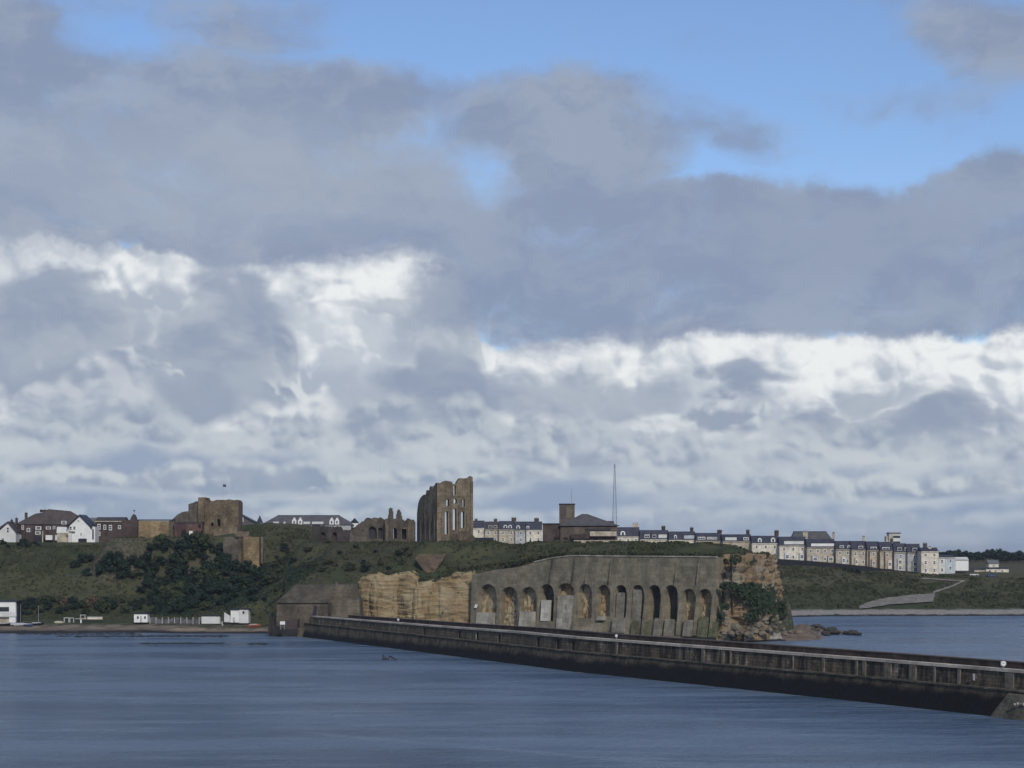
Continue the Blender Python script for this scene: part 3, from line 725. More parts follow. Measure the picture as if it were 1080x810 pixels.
MB().box(-.05, .05, .06, .45, -.1, .1).build('bracket', M_metal, t)

# ================================================================== retaining wall with arches
WA, WB = Vector((X(496, 640), 640-4.0)), Vector((X(752, 574.5), 574.5-3.4))
WD = (WB-WA); WL = WD.length; WD = WD/WL; WN = Vector((WD.y, -WD.x))      # outward
W_ang = math.atan2(WD.y, WD.x)
def ws(px):
    t = (px-540)/F; return (WA.x-t*WA.y)/(t*WD.y-WD.x)
def wz(px, py, out=0.0):
    s = ws(px); return Z(py, WA.y+WD.y*s)
wall = thing('retaining_wall', 'tall grey concrete retaining wall with a row of thirteen arched recesses', 'wall', (WA.x, WA.y, 0), W_ang)
ARCH = [  # centre px, width px, top py, bottom py, backing: r rock, c concrete, d dark, height share of a front infill, infill material
 (513, 17, 616, 660, 'r', 0), (535.5, 17, 619, 662, 'r', 0), (556, 16, 619, 664, 'r', 0), (575, 14, 616, 655, 'd', 0), (595, 18.5, 615, 634, 'r', 0),
 (615.5, 13.5, 616, 652, 'r', 0), (635, 13, 617, 650, 'r', 0), (653, 11.5, 617, 651, 'd', 0), (671, 12, 617, 653, 'c', 0), (688.5, 12, 617, 654, 'd', 0),
 (706, 13, 617, 655, 'd', 0), (725, 13, 621, 656, 'm', 0), (742, 13, 621, 657, 'r', 0)]
zb = 0.5
topz = [(496, 606), (520, 601), (545, 598), (562, 593), (580, 589), (600, 586.5), (640, 587), (757, 588)]
def ztop(s):
    tp = [(ws(a), wz(a, b_)) for a, b_ in topz]; return float(np.interp(s, [q[0] for q in tp], [q[1] for q in tp]))
DEPTH = 2.8
def bat(z): return z*.05          # batter: the face leans back
g = MB(); recess = []
edges = []
for cx, wpx, tpy, bpy_, kind, _ in ARCH:
    a, c_ = ws(cx-wpx*.565), ws(cx+wpx*.565); edges.append((a, c_, wz(cx, tpy), wz(cx, bpy_), kind, (c_-a)/2))
cur = 0.0
def front(s0, s1, z0, z1, zz1=None):
    zz1 = z1 if zz1 is None else zz1
    g.poly([(s0, bat(z0), z0), (s1, bat(z0), z0), (s1, bat(zz1), zz1), (s0, bat(z1), z1)])
def slab(s0, s1):
    n = max(1, int((s1-s0)/2.0))
    for i in range(n):
        a, c_ = s0+(s1-s0)*i/n, s0+(s1-s0)*(i+1)/n; front(a, c_, zb, ztop(a), ztop(c_))
        g.poly([(a, bat(ztop(a)), ztop(a)), (c_, bat(ztop(c_)), ztop(c_)), (c_, 5.5, ztop(c_)), (a, 5.5, ztop(a))])
rs = random.Random(4)
for a, c_, zt_, zbt, kind, r in edges:
    slab(cur, a); cur = c_
    N = 10; zs = zt_-r
    for i in range(N):
        x0, x1 = a+(c_-a)*i/N, a+(c_-a)*(i+1)/N
        h0 = zs+math.sqrt(max(0, r*r-(x0-a-r)**2)); h1 = zs+math.sqrt(max(0, r*r-(x1-a-r)**2))
        g.poly([(x0, bat(h0), h0), (x1, bat(h1), h1), (x1, bat(ztop(x1)), ztop(x1)), (x0, bat(ztop(x0)), ztop(x0))])
        g.poly([(x0, bat(ztop(x0)), ztop(x0)), (x1, bat(ztop(x1)), ztop(x1)), (x1, 5.5, ztop(x1)), (x0, 5.5, ztop(x0))])
        g.poly([(x0, bat(h0), h0), (x0, DEPTH+2.5, h0), (x1, DEPTH+2.5, h1), (x1, bat(h1), h1)])
    g.poly([(a, bat(zb), zb), (a, DEPTH+2.5, zb), (a, DEPTH+2.5, zs), (a, bat(zs), zs)])
    g.poly([(c_, DEPTH+2.5, zb), (c_, bat(zb), zb), (c_, bat(zs), zs), (c_, DEPTH+2.5, zs)])
    if zbt > zb+.3:
        front(a, c_, zb, zbt); g.poly([(a, bat(zbt), zbt), (c_, bat(zbt), zbt), (c_, DEPTH+2.4, zbt), (a, DEPTH+2.4, zbt)])
slab(cur, WL)
g.poly([(0, bat(zb), zb), (0, bat(ztop(0)), ztop(0)), (0, 6, ztop(0)), (0, 6, zb)])
g.poly([(WL, bat(zb), zb), (WL, 6, zb), (WL, 6, ztop(WL)), (WL, bat(ztop(WL)), ztop(WL))])
g.build('wall_face', M_conc, wall)
# backs of the recesses
for i, (a, c_, zt_, zbt, kind, r) in enumerate(edges):
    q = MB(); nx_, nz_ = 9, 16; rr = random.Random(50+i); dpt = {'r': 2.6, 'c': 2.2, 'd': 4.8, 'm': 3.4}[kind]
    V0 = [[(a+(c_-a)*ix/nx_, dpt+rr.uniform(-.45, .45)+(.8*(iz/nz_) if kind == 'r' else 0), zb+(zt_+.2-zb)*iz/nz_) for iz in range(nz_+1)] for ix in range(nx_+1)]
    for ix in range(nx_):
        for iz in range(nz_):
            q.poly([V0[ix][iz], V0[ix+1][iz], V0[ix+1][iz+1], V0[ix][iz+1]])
    q.build('recess_back', {'r': M_recess, 'c': M_conc_d, 'd': M_conc_d, 'm': M_recess}[kind], wall)  # kinds c and d take the darker, streaked concrete tone
def wbox(px0, px1, pyt, pyb, y0, y1, mat, name, flare=0.0, flx=0.0):
    a, c_ = ws(px0), ws(px1); cx = (px0+px1)/2; zt_, z0 = wz(cx, pyt), wz(cx, pyb)
    b0 = [(a-flx, y0-flare, z0), (c_+flx, y0-flare, z0), (c_+flx, y1, z0), (a-flx, y1, z0)]
    t0 = [(a, y0+bat(zt_), zt_), (c_, y0+bat(zt_), zt_), (c_, y1+bat(zt_), zt_), (a, y1+bat(zt_), zt_)]
    return MB().hexa(b0, t0).build(name, mat, wall)
# concrete fillings and later patches
M_conc_w = masonry('new_concrete', (.50, .48, .42), (.60, .57, .50), (.34, .32, .27), course=1.5, streak=.2)
M_inf = masonry('infill_concrete', (.215, .195, .15), (.28, .255, .20), (.13, .118, .09), course=1.2, streak=.3)
wbox(587.5, 604.5, 628, 664, -.3, 2.0, M_conc_l, 'infill', .25, .05)
wbox(569.8, 577.5, 633, 655, .0, 1.5, M_conc_w, 'infill', .05)
wbox(549, 563.5, 645, 662, -.7, 1.2, M_conc_l, 'infill', .5)
wbox(648, 656, 625, 652, .5, 2.2, M_inf, 'infill', .0)
wbox(665.3, 674, 622, 653, .4, 2.2, M_inf, 'infill', .0)
wbox(608, 640, 656.5, 666, -1.5, -.2, M_conc, 'footing', 1.2)
wbox(631, 638.5, 650, 654, -.9, .2, M_conc_l, 'ledge_block', .3)
wbox(503, 521, 646, 664, -.6, .6, M_conc_l, 'infill', .3)
wbox(648, 661, 652, 667, -1.2, -.1, M_inf, 'footing', .5)
for q0, q1, t_ in ((692, 698, 652), (703, 711, 653), (723, 732, 654)):
    wbox(q0, q1, t_, 671, -1.0, -.1, M_inf, 'footing', .6, .15)
for q0, q1, t_ in ((738, 747, 651), (750, 757, 656), (668, 674, 655), (680, 686, 656)):
    wbox(q0, q1, t_, 672, -.9, .1, masonry('algae_concrete', (.13, .135, .07), (.18, .17, .10), (.08, .08, .05)), 'footing', .5, .15)
# pilasters and flared piers between the arches
for q in (605.3, 662, 680, 697.5, 716.5, 734.5, 751.5): wbox(q-1.0, q+1.0, 626, 670, -.22, .1, M_inf if q in (662, 716.5) else M_conc, 'pilaster', 1.0, .2)
for q, tp in ((580, 588.5), (603.5, 587.5), (642.5, 588), (617, 600), (735, 589), (712, 594)): wbox(q-.5, q+.5, tp, 614, -.12, .1, M_conc_d if q in (603.5, 580) else M_conc, 'joint_strip')
q = MB()
for i in range(40):
    a, c_ = WL*i/40, WL*(i+1)/40
    if a < ws(560): continue
    q.hexa([(a, bat(ztop(a))-.25, ztop(a)+.004), (c_, bat(ztop(c_))-.25, ztop(c_)+.004), (c_, bat(ztop(c_))+.7, ztop(c_)+.004), (a, bat(ztop(a))+.7, ztop(a)+.004)],
           [(a, bat(ztop(a))-.25, ztop(a)+.4), (c_, bat(ztop(c_))-.25, ztop(c_)+.4), (c_, bat(ztop(c_))+.7, ztop(c_)+.4), (a, bat(ztop(a))+.7, ztop(a)+.4)])
q.build('top_course', M_conc_l, wall)
for q0, q1, t_ in ((501, 503, 636),): wbox(q0, q1, 637.5, 641, -.4, -.1, M_white, 'white_panel')
# brown masonry triangle on the slope above the cliff
y0 = 650
t = thing('masonry_patch', 'brown inverted triangle of old stonework set in the scrub above the ochre cliff', 'wall', (0, 0, 0))
pts = [(441, 584.5), (470, 584.5), (469, 589), (463, 597), (457, 606), (452, 606), (444, 597), (438, 589)]
pc = hit(455, 594); yy0 = pc.y-2.0
tri = MB(); P2 = [(X(a, yy0), Z(b_, yy0)) for a, b_ in pts]
n = len(P2); f_ = [(a, yy0+(b_-P2[0][1])*1.0, b_) for a, b_ in P2]; bk = [(a, yy0+(b_-P2[0][1])*1.0+4, b_) for a, b_ in P2]
tri.poly(list(reversed(f_))); tri.poly(bk)
for i in range(n): tri.poly([f_[i], f_[(i+1) % n], bk[(i+1) % n], bk[i]])
tri.build('masonry_face', M_brick if False else masonry('brown_rubble', (.125, .09, .06), (.16, .118, .08), (.08, .058, .042)), t)

# ================================================================== battery at the root of the pier
def solid(pts, y, d, lean=0.0):
    """front outline in picture points at distance y, pushed back d metres (upper points lean back)"""
    zb_ = min(Z(b_, y) for a, b_ in pts); g = MB(); fr_, bk_ = [], []
    for a, b_ in pts:
        z = Z(b_, y); ly = y+(z-zb_)*lean; k_ = ly/y
        zz_ = CAMH+(z-CAMH)*k_; fr_.append((X(a, y)*k_, ly, zz_)); bk_.append((X(a, y)*k_, y+d, zz_))
    n = len(pts); g.poly(list(reversed(fr_))); g.poly(bk_)
    for i in range(n): g.poly([fr_[i], fr_[(i+1) % n], bk_[(i+1) % n], bk_[i]])
    return g
bt = thing('battery_block', 'low brown stone battery building with a sloping roof at the left end of the pier', 'building', (0, 0, 0))
yb = 612
solid([(292, 636), (291, 668), (345, 668), (346, 636)], yb+2, 12).build('front_wall', M_batt, bt)
g = MB(); g.hexa([(X(291, 613.4), 613.4, Z(636, 613.4)), (X(346, 613.4), 613.4, Z(636, 613.4)), (X(346, 626), 626, Z(636, 613.4)), (X(291, 626), 626, Z(636, 613.4))],
       [(X(312, 622), 622, Z(617, 622)), (X(348, 622), 622, Z(617, 622)), (X(348, 628), 628, Z(617, 622)), (X(312, 628), 628, Z(617, 622))])
g.build('sloping_roof', masonry('battery_roof', (.085, .074, .056), (.11, .095, .072), (.06, .05, .04), course=.9), bt)
def slab_on(px0, px1, t_, b_, y, dd_, mat, name, par):
    MB().box(X(px0, y), X(px1, y), y-dd_, y+.3, Z(b_, y), Z(t_, y)).build(name, mat, par)
g = solid([(331.5, 639), (326.5, 662), (332, 663), (334.5, 639)], yb+1.8, .5); g.build('doorway', plain('dark_blue_door', (.016, .018, .035), .6), bt)
slab_on(314, 316, 653, 662, yb+1.9, .05, M_void, 'doorway', bt)
slab_on(301, 313, 654, 664, yb+1.9, .1, plain('dull_purple_wall', (.06, .045, .045)), 'low_wall', bt)
bt2 = thing('battery_block', 'square stone battery block with two small openings left of the ochre cliff', 'building', (0, 0, 0))
solid([(348, 617), (344, 632), (340, 652), (380, 652), (379, 634), (373, 617)], yb+16, 14, .12).build('front_wall', masonry('battery_stone_light', (.125, .108, .08), (.165, .145, .108), (.08, .068, .052), course=.6), bt2)
for a, c_ in ((343.5, 346), (350, 353.5)):
    slab_on(a, c_, 637, 646, yb+16.9, .3, M_void, 'opening', bt2)
slab_on(354, 357, 613.5, 617.5, yb+24, .8, M_batt, 'chimney', bt2)
qw = thing('quay_wall', 'stepped brown quay wall joining the battery to the pier', 'wall', (0, 0, 0))
solid([(315, 662), (313, 672), (352, 676), (352, 662)], 609, 9).build('lower_wall', M_batt_w, qw)
g = MB(); sec = [(334, 652), (420, 656)]
solid([(334, 654), (333, 664), (425, 668), (425, 658.5)], 614.5, 6).build('middle_wall', M_batt_w, qw)
solid([(338, 650.5), (338, 654.5), (422, 658.5), (422, 655)], 620, 12).build('upper_course', masonry('quay_course', (.14, .12, .09), (.18, .155, .12), course=1.0), qw)
solid([(336, 657), (334, 663), (337, 664), (340, 657)], 613.6, .5).build('dark_stain_panel', plain('pale_slab', (.26, .22, .17)), qw)
t = thing('notice_board', 'small white board standing at the foot of the battery building', 'board', (X(298, 605), 605, Z(664, 605)))
MB().box(-.8, .8, -.05, .05, 1.6, 2.6).build('panel', M_white, t)
for sx_ in (-.6, .6): MB().box(sx_-.08, sx_+.08, .051, .2, 0, 2.5).build('post', M_metal, t)
t = thing('quay_end', 'dark timber and stone quay end beside the beach', 'quay', (0, 0, 0))
solid([(284, 652), (284, 672), (316, 673), (316, 664), (300, 664), (290, 660), (288, 652)], 611, 5).build('wall_body', plain('weedy_dark_stone', (.028, .027, .028), .9, .4), t)
solid([(283.5, 649), (283, 668), (286, 668), (286, 649)], 610.4, .8).build('post', M_wood, t)
t = thing('driftwood_stump', 'dark broken timber poking out of the water beside the pier', 'debris', at(407, 696, 0) if False else Vector((X(407, 478), 478, 0)))
MB().tube((-.7, 0, -1), (-.65, 0, 1.5), .22, .14, 6).tube((0, 0, -.6), (-.2, 0, 1.0), .2, .12, 6).box(-1.0, .9, -.6, .6, -.4, .35, taper=.2).build('stump', M_wood, t)
MB().tube((.9, -.2, 1.0), (3.0, -.6, -.15), .2, .2, 6).tube((.9, -.2, 1.0), (.2, 0, 0), .1, .1, 5).build('beam', M_wood, t)

# ================================================================== ruins and castle
def ruin_wall(wid, top, holes=(), thick=1.4, dx=.30, z0=-2.5, y0=0.0, jit=.35, seed=1, g=None, m=0):
    """stone wall along local x, 0..wid; top = [(x,z)...] outline; holes = (xc, zbot, ztop, w, arched)"""
    g = g or MB(); rs = random.Random(seed); n = max(1, int(round(wid/dx))); dx = wid/n
    tx = [t[0] for t in top]; tz = [t[1] for t in top]; last = 0
    cols = []
    for i in range(n):
        xc = (i+.5)*dx; last = last*.6+rs.uniform(-jit, jit)*.4; zt = float(np.interp(xc, tx, tz))+last
        spans = [(z0, zt)]
        for (hx, hb, ht, hw, arched) in holes:
            u = abs(xc-hx)/(hw/2)
            if u < 1:
                hh_ = ht-(hw*.5*(1-math.sqrt(1-u*u))*1.2 if arched == 1 else 0)
                hb_ = hb
                if arched == 2: c_ = (hb+ht)/2; r_ = (ht-hb)/2*math.sqrt(1-u*u); hb_, hh_ = c_-r_, c_+r_
                ns = []
                for a, b_ in spans:
                    if hb_ > a: ns.append((a, min(b_, hb_)))
                    if hh_ < b_: ns.append((max(a, hh_), b_))
                spans = [q for q in ns if q[1]-q[0] > .05]
        cols.append(spans)
    def sub(a, others):
        """pieces of interval a not covered by others"""
        out_ = [a]
        for o in others:
            nw = []
            for p, q in out_:
                if o[1] <= p or o[0] >= q: nw.append((p, q)); continue
                if o[0] > p: nw.append((p, o[0]))
                if o[1] < q: nw.append((o[1], q))
            out_ = nw
        return out_
    ya, yb_ = y0, y0+thick
    for i, sp in enumerate(cols):
        a, b_ = i*dx, (i+1)*dx
        for z1, z2 in sp:
            g.poly([(a, ya, z1), (b_, ya, z1), (b_, ya, z2), (a, ya, z2)], m); g.poly([(b_, yb_, z1), (a, yb_, z1), (a, yb_, z2), (b_, yb_, z2)], m)
            g.poly([(a, ya, z2), (b_, ya, z2), (b_, yb_, z2), (a, yb_, z2)], m)
            if z1 > z0: g.poly([(a, yb_, z1), (b_, yb_, z1), (b_, ya, z1), (a, ya, z1)], m)
            for p, q in sub((z1, z2), cols[i-1] if i else []): g.poly([(a, yb_, p), (a, ya, p), (a, ya, q), (a, yb_, q)], m)
            for p, q in sub((z1, z2), cols[i+1] if i < n-1 else []): g.poly([(b_, ya, p), (b_, yb_, p), (b_, yb_, q), (b_, ya, q)], m)
    return g
def base_z(px, py, y): return Z(py, y)

# ---- priory presbytery : east gable to the right, long side wall falling back to the left
yP = 700; ang = R(22)
x498, x461, x438 = X(498.5, yP), X(461, yP), X(437.5, yP)
cr = Vector((X(460.5, yP-6), yP-6))              # the corner between the two walls, nearest the camera
zB = Z(571, yP)
pr = thing('priory_ruin', 'tall roofless ruined priory gable with open lancet windows on the headland', 'ruin', (cr.x, cr.y, zB), ang)
sc = yP/F
def pz(py): return (571-py)*sc
WF = (498.5-460.5)*sc/math.cos(ang)*.985
def fx(px): return (px-460.5)/38.0*WF
front_top = [(0, pz(511)), (fx(461.5), pz(510)), (fx(465), pz(511)), (fx(468), pz(508.3)), (fx(473), pz(507.5)), (fx(476.5), pz(508.5)), (fx(477.5), pz(510.5)), (fx(481), pz(511)), (fx(482.5), pz(508)), (fx(485), pz(505)), (fx(490), pz(505)), (fx(494), pz(504.5)), (fx(496.3), pz(502.5)), (WF, pz(503))]
H = [(fx(470.8), pz(563.5), pz(539.5), 1.25, 1), (fx(479.5), pz(559), pz(536.5), 1.35, 1), (fx(488), pz(557), pz(539.5), 1.25, 1),
     (fx(472.2), pz(534), pz(526.8), 1.1, 1), (fx(480), pz(532), pz(525.8), 1.35, 2), (fx(489), pz(534.5), pz(526.8), 1.1, 1), (fx(479.6), pz(522.5), pz(512.2), .95, 1)]
ruin_wall(WF, front_top, H, 1.7, .22, -3, 0, .25, 2).build('gable_wall', M_priory, pr)
q = MB()
for a, w_, tp in ((.0, .9, 507), (WF-.9, .9, 505), (fx(475.3)-.3, .6, 536), (fx(484)-.3, .6, 536), (fx(466.3)-.3, .5, 540), (fx(492.3)-.3, .5, 540)):
    q.box(a, a+w_, -.45, .0, -3, pz(tp)-1.0)
q.build('buttress', M_priory, pr)
q = MB(); q.box(.9, WF-.9, -.16, 0, pz(536)-.15, pz(536)+.15).box(.9, WF-.9, -.16, 0, pz(524)-.12, pz(524)+.12); q.build('string_course', M_priory, pr)
q = MB()
for hx, hb, ht, hw, ar in H[:3]:
    for s_ in (-1, 1): q.box(hx+s_*(hw/2+.18)-.12, hx+s_*(hw/2+.18)+.12, -.14, 0, hb, ht-hw*.4)
q.build('window_shaft', plain('pale_shaft_stone', (.27, .24, .185)), pr)
# side wall: local -y..+y axis; built in its own frame turned 90 degrees
sd = ruin_wall(22, [(0, pz(510)), (1.5, pz(512)), (3, pz(512.5)), (3.2, pz(516)), (4, pz(516)), (4.2, pz(513.5)), (7.5, pz(512.8)), (8, pz(515.5)), (8.5, pz(520)), (9.5, pz(520.5)), (10, pz(516.5)), (11.5, pz(517)), (12, pz(523)), (14, pz(521.5)), (16, pz(521.5)), (18, pz(524)), (20, pz(528)), (21, pz(533)), (22, pz(541))],
               [(5, pz(563), pz(540), 1.3, 1), (10, pz(563), pz(540), 1.3, 1), (15, pz(563), pz(541), 1.3, 1), (5, pz(535), pz(526), .9, 1), (10, pz(535), pz(526), .9, 1), (15, pz(535), pz(527), .9, 1)], 1.5, .35, -3, 0, .3, 5)
sd.v = [(y_, x_+.01, z_) for x_, y_, z_ in sd.v]; sd.f = [tuple(reversed(f_)) for f_ in sd.f]
sw = sd.build('side_wall', M_priory, pr)
bk = MB().box(2.6, 3.0, 3, 20, -3, pz(538)); bk.build('inner_wall', M_priory_d, pr)
q = MB()
for a in (2.5, 7.5, 12.5, 18): MB().box(-.35, 0, a-.45, a+.45, -3, pz(545)).build('buttress', M_priory_d, pr)  # shaded side: darker stone copy puts the shade into the colour
# small chapel in front
yC = yP-14
ch = thing('chapel_ruin', 'low dark stone chapel with a rounded gable at the foot of the priory', 'ruin', (X(475, yC), yC, Z(573.5, yC)))
sc2 = yC/F
ruin_wall(26*sc2, [(0, 3.0), (2.3*sc2, 3.4), (7*sc2, 3.9), (10*sc2, 4.6), (14*sc2, 4.8), (19*sc2, 4.2), (24*sc2, 2.9), (26*sc2, 2.2)], [(15*sc2, 0.3, 2.6, 1.0, 1)], 6, .3, -2, 0, .12, 8).build('chapel_wall', masonry('chapel_stone', (.105, .08, .055), (.14, .11, .08)), ch)
MB().box(10.2*sc2, 11.2*sc2, -.4, -.01, -2, 3.6).build('buttress', M_castle, ch)
t = thing('low_shed', 'low dark roofed shed between the priory and the cream terrace houses', 'shed', (X(501, 690), 690, Z(573, 690)))
MB().box(0, 6.6, 0, 4, -1, 1.2).build('shed_wall', M_brickd, t)
MB().prism_x([(-.3, 1.2), (4.3, 1.2), (2, 2.1)], -.2, 6.8).build('roof', M_dark, t)

# ---- lower ruin walls left of the priory
yR = 712; scR = yR/F; zr = Z(573, yR)
def rz(py): return (573-py)*scR
rl = thing('ruined_wall', 'ruined priory nave wall with a doorway and two thin standing pinnacles', 'ruin', (X(406, yR), yR, zr))
def lx(px, o=406): return (px-o)*scR
ruin_wall(lx(438), [(0, rz(547)), (lx(408), rz(547.5)), (lx(409.3), rz(546)), (lx(410), rz(537)), (lx(411.8), rz(535)), (lx(414), rz(537)), (lx(415), rz(546.5)), (lx(417.5), rz(547)), (lx(418.3), rz(540)), (lx(420.5), rz(537.6)), (lx(423), rz(540)), (lx(424), rz(546.5)), (lx(427), rz(548.5)), (lx(430), rz(546.5)), (lx(433), rz(548)), (lx(436), rz(549)), (lx(438), rz(551))],
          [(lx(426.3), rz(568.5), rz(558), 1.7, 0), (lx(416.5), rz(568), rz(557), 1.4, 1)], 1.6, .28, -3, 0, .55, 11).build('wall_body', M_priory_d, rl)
q = MB().box(lx(424), lx(428.6), -.2, 0, rz(557.8), rz(556.9)); q.build('lintel', M_priory, rl)
q = MB()
for a in (408.5, 431.5): q.box(lx(a)-.4, lx(a)+.4, -.6, 0, -3, rz(553))
q.build('buttress', M_castle, rl)
MB().box(lx(414.8), lx(429.5), 2.6, 3.0, -2, rz(556)).build('backing_panel', M_void, rl)  # added near-black panel, paints the shade seen through the openings
ra = thing('ruined_wall', 'broad dark ruined wall with blind arches left of the two pinnacles', 'ruin', (X(369, yR+4), yR+4, zr))
ruin_wall(lx(406, 369), [(0, rz(562)), (lx(373, 369), rz(556)), (lx(378, 369), rz(552)), (lx(383, 369), rz(549.5)), (lx(385, 369), rz(547)), (lx(388, 369), rz(546.5)), (lx(391, 369), rz(547.5)), (lx(396, 369), rz(545.5)), (lx(401, 369), rz(546)), (lx(406, 369), rz(548))],
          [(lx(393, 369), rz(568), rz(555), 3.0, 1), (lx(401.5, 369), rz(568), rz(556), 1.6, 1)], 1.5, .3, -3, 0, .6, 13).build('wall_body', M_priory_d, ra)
MB().box(lx(388, 369), lx(405, 369), 1.51, 1.9, -3, rz(553)).build('backing_panel', plain('arch_backing', (.045, .042, .05), .9, .3), ra)
rb = thing('ruined_wall', 'low dark stone enclosure wall below the long dormered building', 'ruin', (X(329, 725), 725, Z(573, 725)))
sc3 = 725/F
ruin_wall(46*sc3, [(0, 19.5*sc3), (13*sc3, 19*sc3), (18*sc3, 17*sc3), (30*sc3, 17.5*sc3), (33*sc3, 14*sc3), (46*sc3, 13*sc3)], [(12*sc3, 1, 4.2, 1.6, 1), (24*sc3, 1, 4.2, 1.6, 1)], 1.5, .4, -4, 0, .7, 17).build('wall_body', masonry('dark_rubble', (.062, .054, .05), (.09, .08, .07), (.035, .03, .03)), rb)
MB().box(8*sc3, 28*sc3, 1.52, 1.9, -3, 5).build('backing_panel', M_brickd, rb)

# ---- castle keep
yK = 752; sK = yK/F; zK = Z(564, yK)
def kz(py): return (564-py)*sK
def kx(px): return (px-198)*sK
kp = thing('castle_gatehouse', 'square ruined castle gatehouse tower of brown sandstone on the hilltop', 'castle', (X(198, yK), yK, zK), 0)
ruin_wall(kx(251.5)-kx(209), [(0, kz(524.5)), (kx(216)-kx(209), kz(524.5)), (kx(217)-kx(209), kz(527)), (kx(221)-kx(209), kz(528)), (kx(225)-kx(209), kz(528.6)), (kx(228)-kx(209), kz(527)), (kx(237)-kx(209), kz(527.3)), (kx(241)-kx(209), kz(526.5)), (kx(246)-kx(209), kz(528)), (kx(250)-kx(209), kz(527)), (kx(251.5)-kx(209), kz(530))],
          [(kx(230.6)-kx(209), kz(555), kz(547), .95, 1), (kx(224)-kx(209), kz(555), kz(551), .9, 1), (kx(215.5)-kx(209), kz(546), kz(542.5), .6, 0), (kx(211.5)-kx(209), kz(536), kz(530), .8, 1)], 12, .3, -5, 0, .2, 21).build('tower_wall', M_castle, kp)
for o_ in kp.children: o_.location.x = kx(209)
ruin_wall(kx(209)-kx(198)-.01, [(0, kz(531.5)), (kx(203), kz(530)), (kx(206), kz(528.5)), (kx(209), kz(529))], [], 9, .3, -5, 1.6, .2, 22).build('side_turret', M_priory_d, kp)
ruin_wall(kx(198)-kx(180), [(0, kz(549)), (kx(183)-kx(180), kz(546)), (kx(186)-kx(180), kz(543)), (kx(190)-kx(180), kz(541)), (kx(192)-kx(180), kz(540)), (kx(198)-kx(180), kz(539))], [], 6, .3, -5, 1.2, .2, 24).build('stepped_wall', M_priory_d, kp).location.x = kx(180)
q = MB().box(kx(226), kx(237), -.25, 0, kz(543.5), kz(542.5)).box(kx(236), kx(237), -.22, 0, kz(554), kz(543.6)).box(kx(228), kx(229.3), -.2, 0, kz(555), kz(546)); q.build('string_course', M_priory, kp)
MB().box(kx(209.2), kx(216), -.5, -.003, -5, kz(526)).build('corner_buttress', M_castle, kp); MB().box(kx(248.5), kx(251.4), -.4, -.003, -5, kz(529)).build('corner_buttress', M_castle, kp)
MB().box(kx(236), kx(251), -3.5, -.5, -5, kz(556.5)).box(kx(226), kx(243), -2.5, -.5, -5, kz(557.8)).build('entrance_step', M_priory, kp)
MB().box(kx(210), kx(236), .9, 1.2, -4, kz(545)).build('dark_interior', M_void, kp) if False else None
fp = thing('flagpole', 'thin flagpole with a small dark flag above the castle gatehouse', 'flagpole', (X(235.2, yK+6), yK+6, zK+kz(528)))
MB().tube((0, 0, -1), (0, 0, 7.0), .035, .02, 6).build('pole', M_metal, fp)
g = MB(); 
for i in range(6):
    a, c_ = i*.2, (i+1)*.2; wa, wb = math.sin(a*4)*.12, math.sin(c_*4)*.12
    g.hexa([(a+.02, wa, 5.7-a*.1), (c_+.02, wb, 5.7-c_*.1), (c_+.02, wb+.03, 5.7-c_*.1), (a+.02, wa+.03, 5.7-a*.1)], [(a+.02, wa, 6.7-a*.1), (c_+.02, wb, 6.7-c_*.1), (c_+.02, wb+.03, 6.7-c_*.1), (a+.02, wa+.03, 6.7-a*.1)])
g.build('flag', plain('dark_flag', (.05, .05, .08)), fp)
# red brick range in front of the castle
yQ = 742; sQ = yQ/F
t = thing('brick_lodge', 'low red brick building with a white door in front of the castle', 'building', (X(184, yQ), yQ, Z(567, yQ)))
q = lambda px: (px-184)*sQ
hz_ = lambda py: (567-py)*sQ
MB().box(0, q(213), 0, 5, -3, hz_(551.5)).build('wall', M_brick, t)
MB().box(-.3, q(213)+.3, -.35, 5.3, hz_(551.5)+.002, hz_(550)).build('roof', plain('flat_roof', (.06, .055, .05)), t)
MB().box(q(199.5), q(203.2), -.08, .1, hz_(565.5), hz_(560)).build('door', M_white, t)
for a, c_, u, v_, mt in ((185, 196, 551.8, 558, plain('dull_maroon', (.07, .035, .04))), (191, 196, 559, 566, M_void), (200, 203, 552.6, 556, plain('purple_grey', (.11, .09, .10))), (209, 212, 553, 557, M_void), (206, 209, 560, 566, M_void)):
    MB().box(q(a), q(c_), -.06, .08, hz_(v_), hz_(u)).build('window', mt, t)
t = thing('curtain_wall', 'pale ochre sandstone castle wall left of the brick building', 'wall', (X(146, 745), 745, Z(568, 745)))
q = lambda px: (px-146)*745/F
ruin_wall(q(178), [(0, 7.0), (q(177), 6.9), (q(178), 6.8)], [], 2, .5, -4, 0, .05, 31).build('wall_body', M_ochre_lit, t)
MB().box(-.2, q(184), -.2, 2.3, 7.1, 7.5).build('coping', M_dark, t)
MB().box(q(178), q(184), 0.2, 2, -4, 7.0).build('dark_return', M_priory_d, t)
t = thing('curtain_wall', 'grey castle wall with a small pointed turret left of the ochre wall', 'wall', (X(128, 748), 748, Z(568, 748)))
q = lambda px: (px-128)*748/F
ruin_wall(q(146), [(0, 7.2), (q(137), 7.3), (q(138.5), 8.7), (q(140.5), 9.6), (q(142.5), 9.2), (q(144), 7.6), (q(146), 7.3)], [], 2, .3, -4, 0, .1, 33).build('wall_body', M_brickd, t)
MB().tube((q(141), 1, 9), (q(141), 1, 10.8), .05, .05, 5).ball((q(141), 1, 11.0), .35).build('finial', M_dark, t)
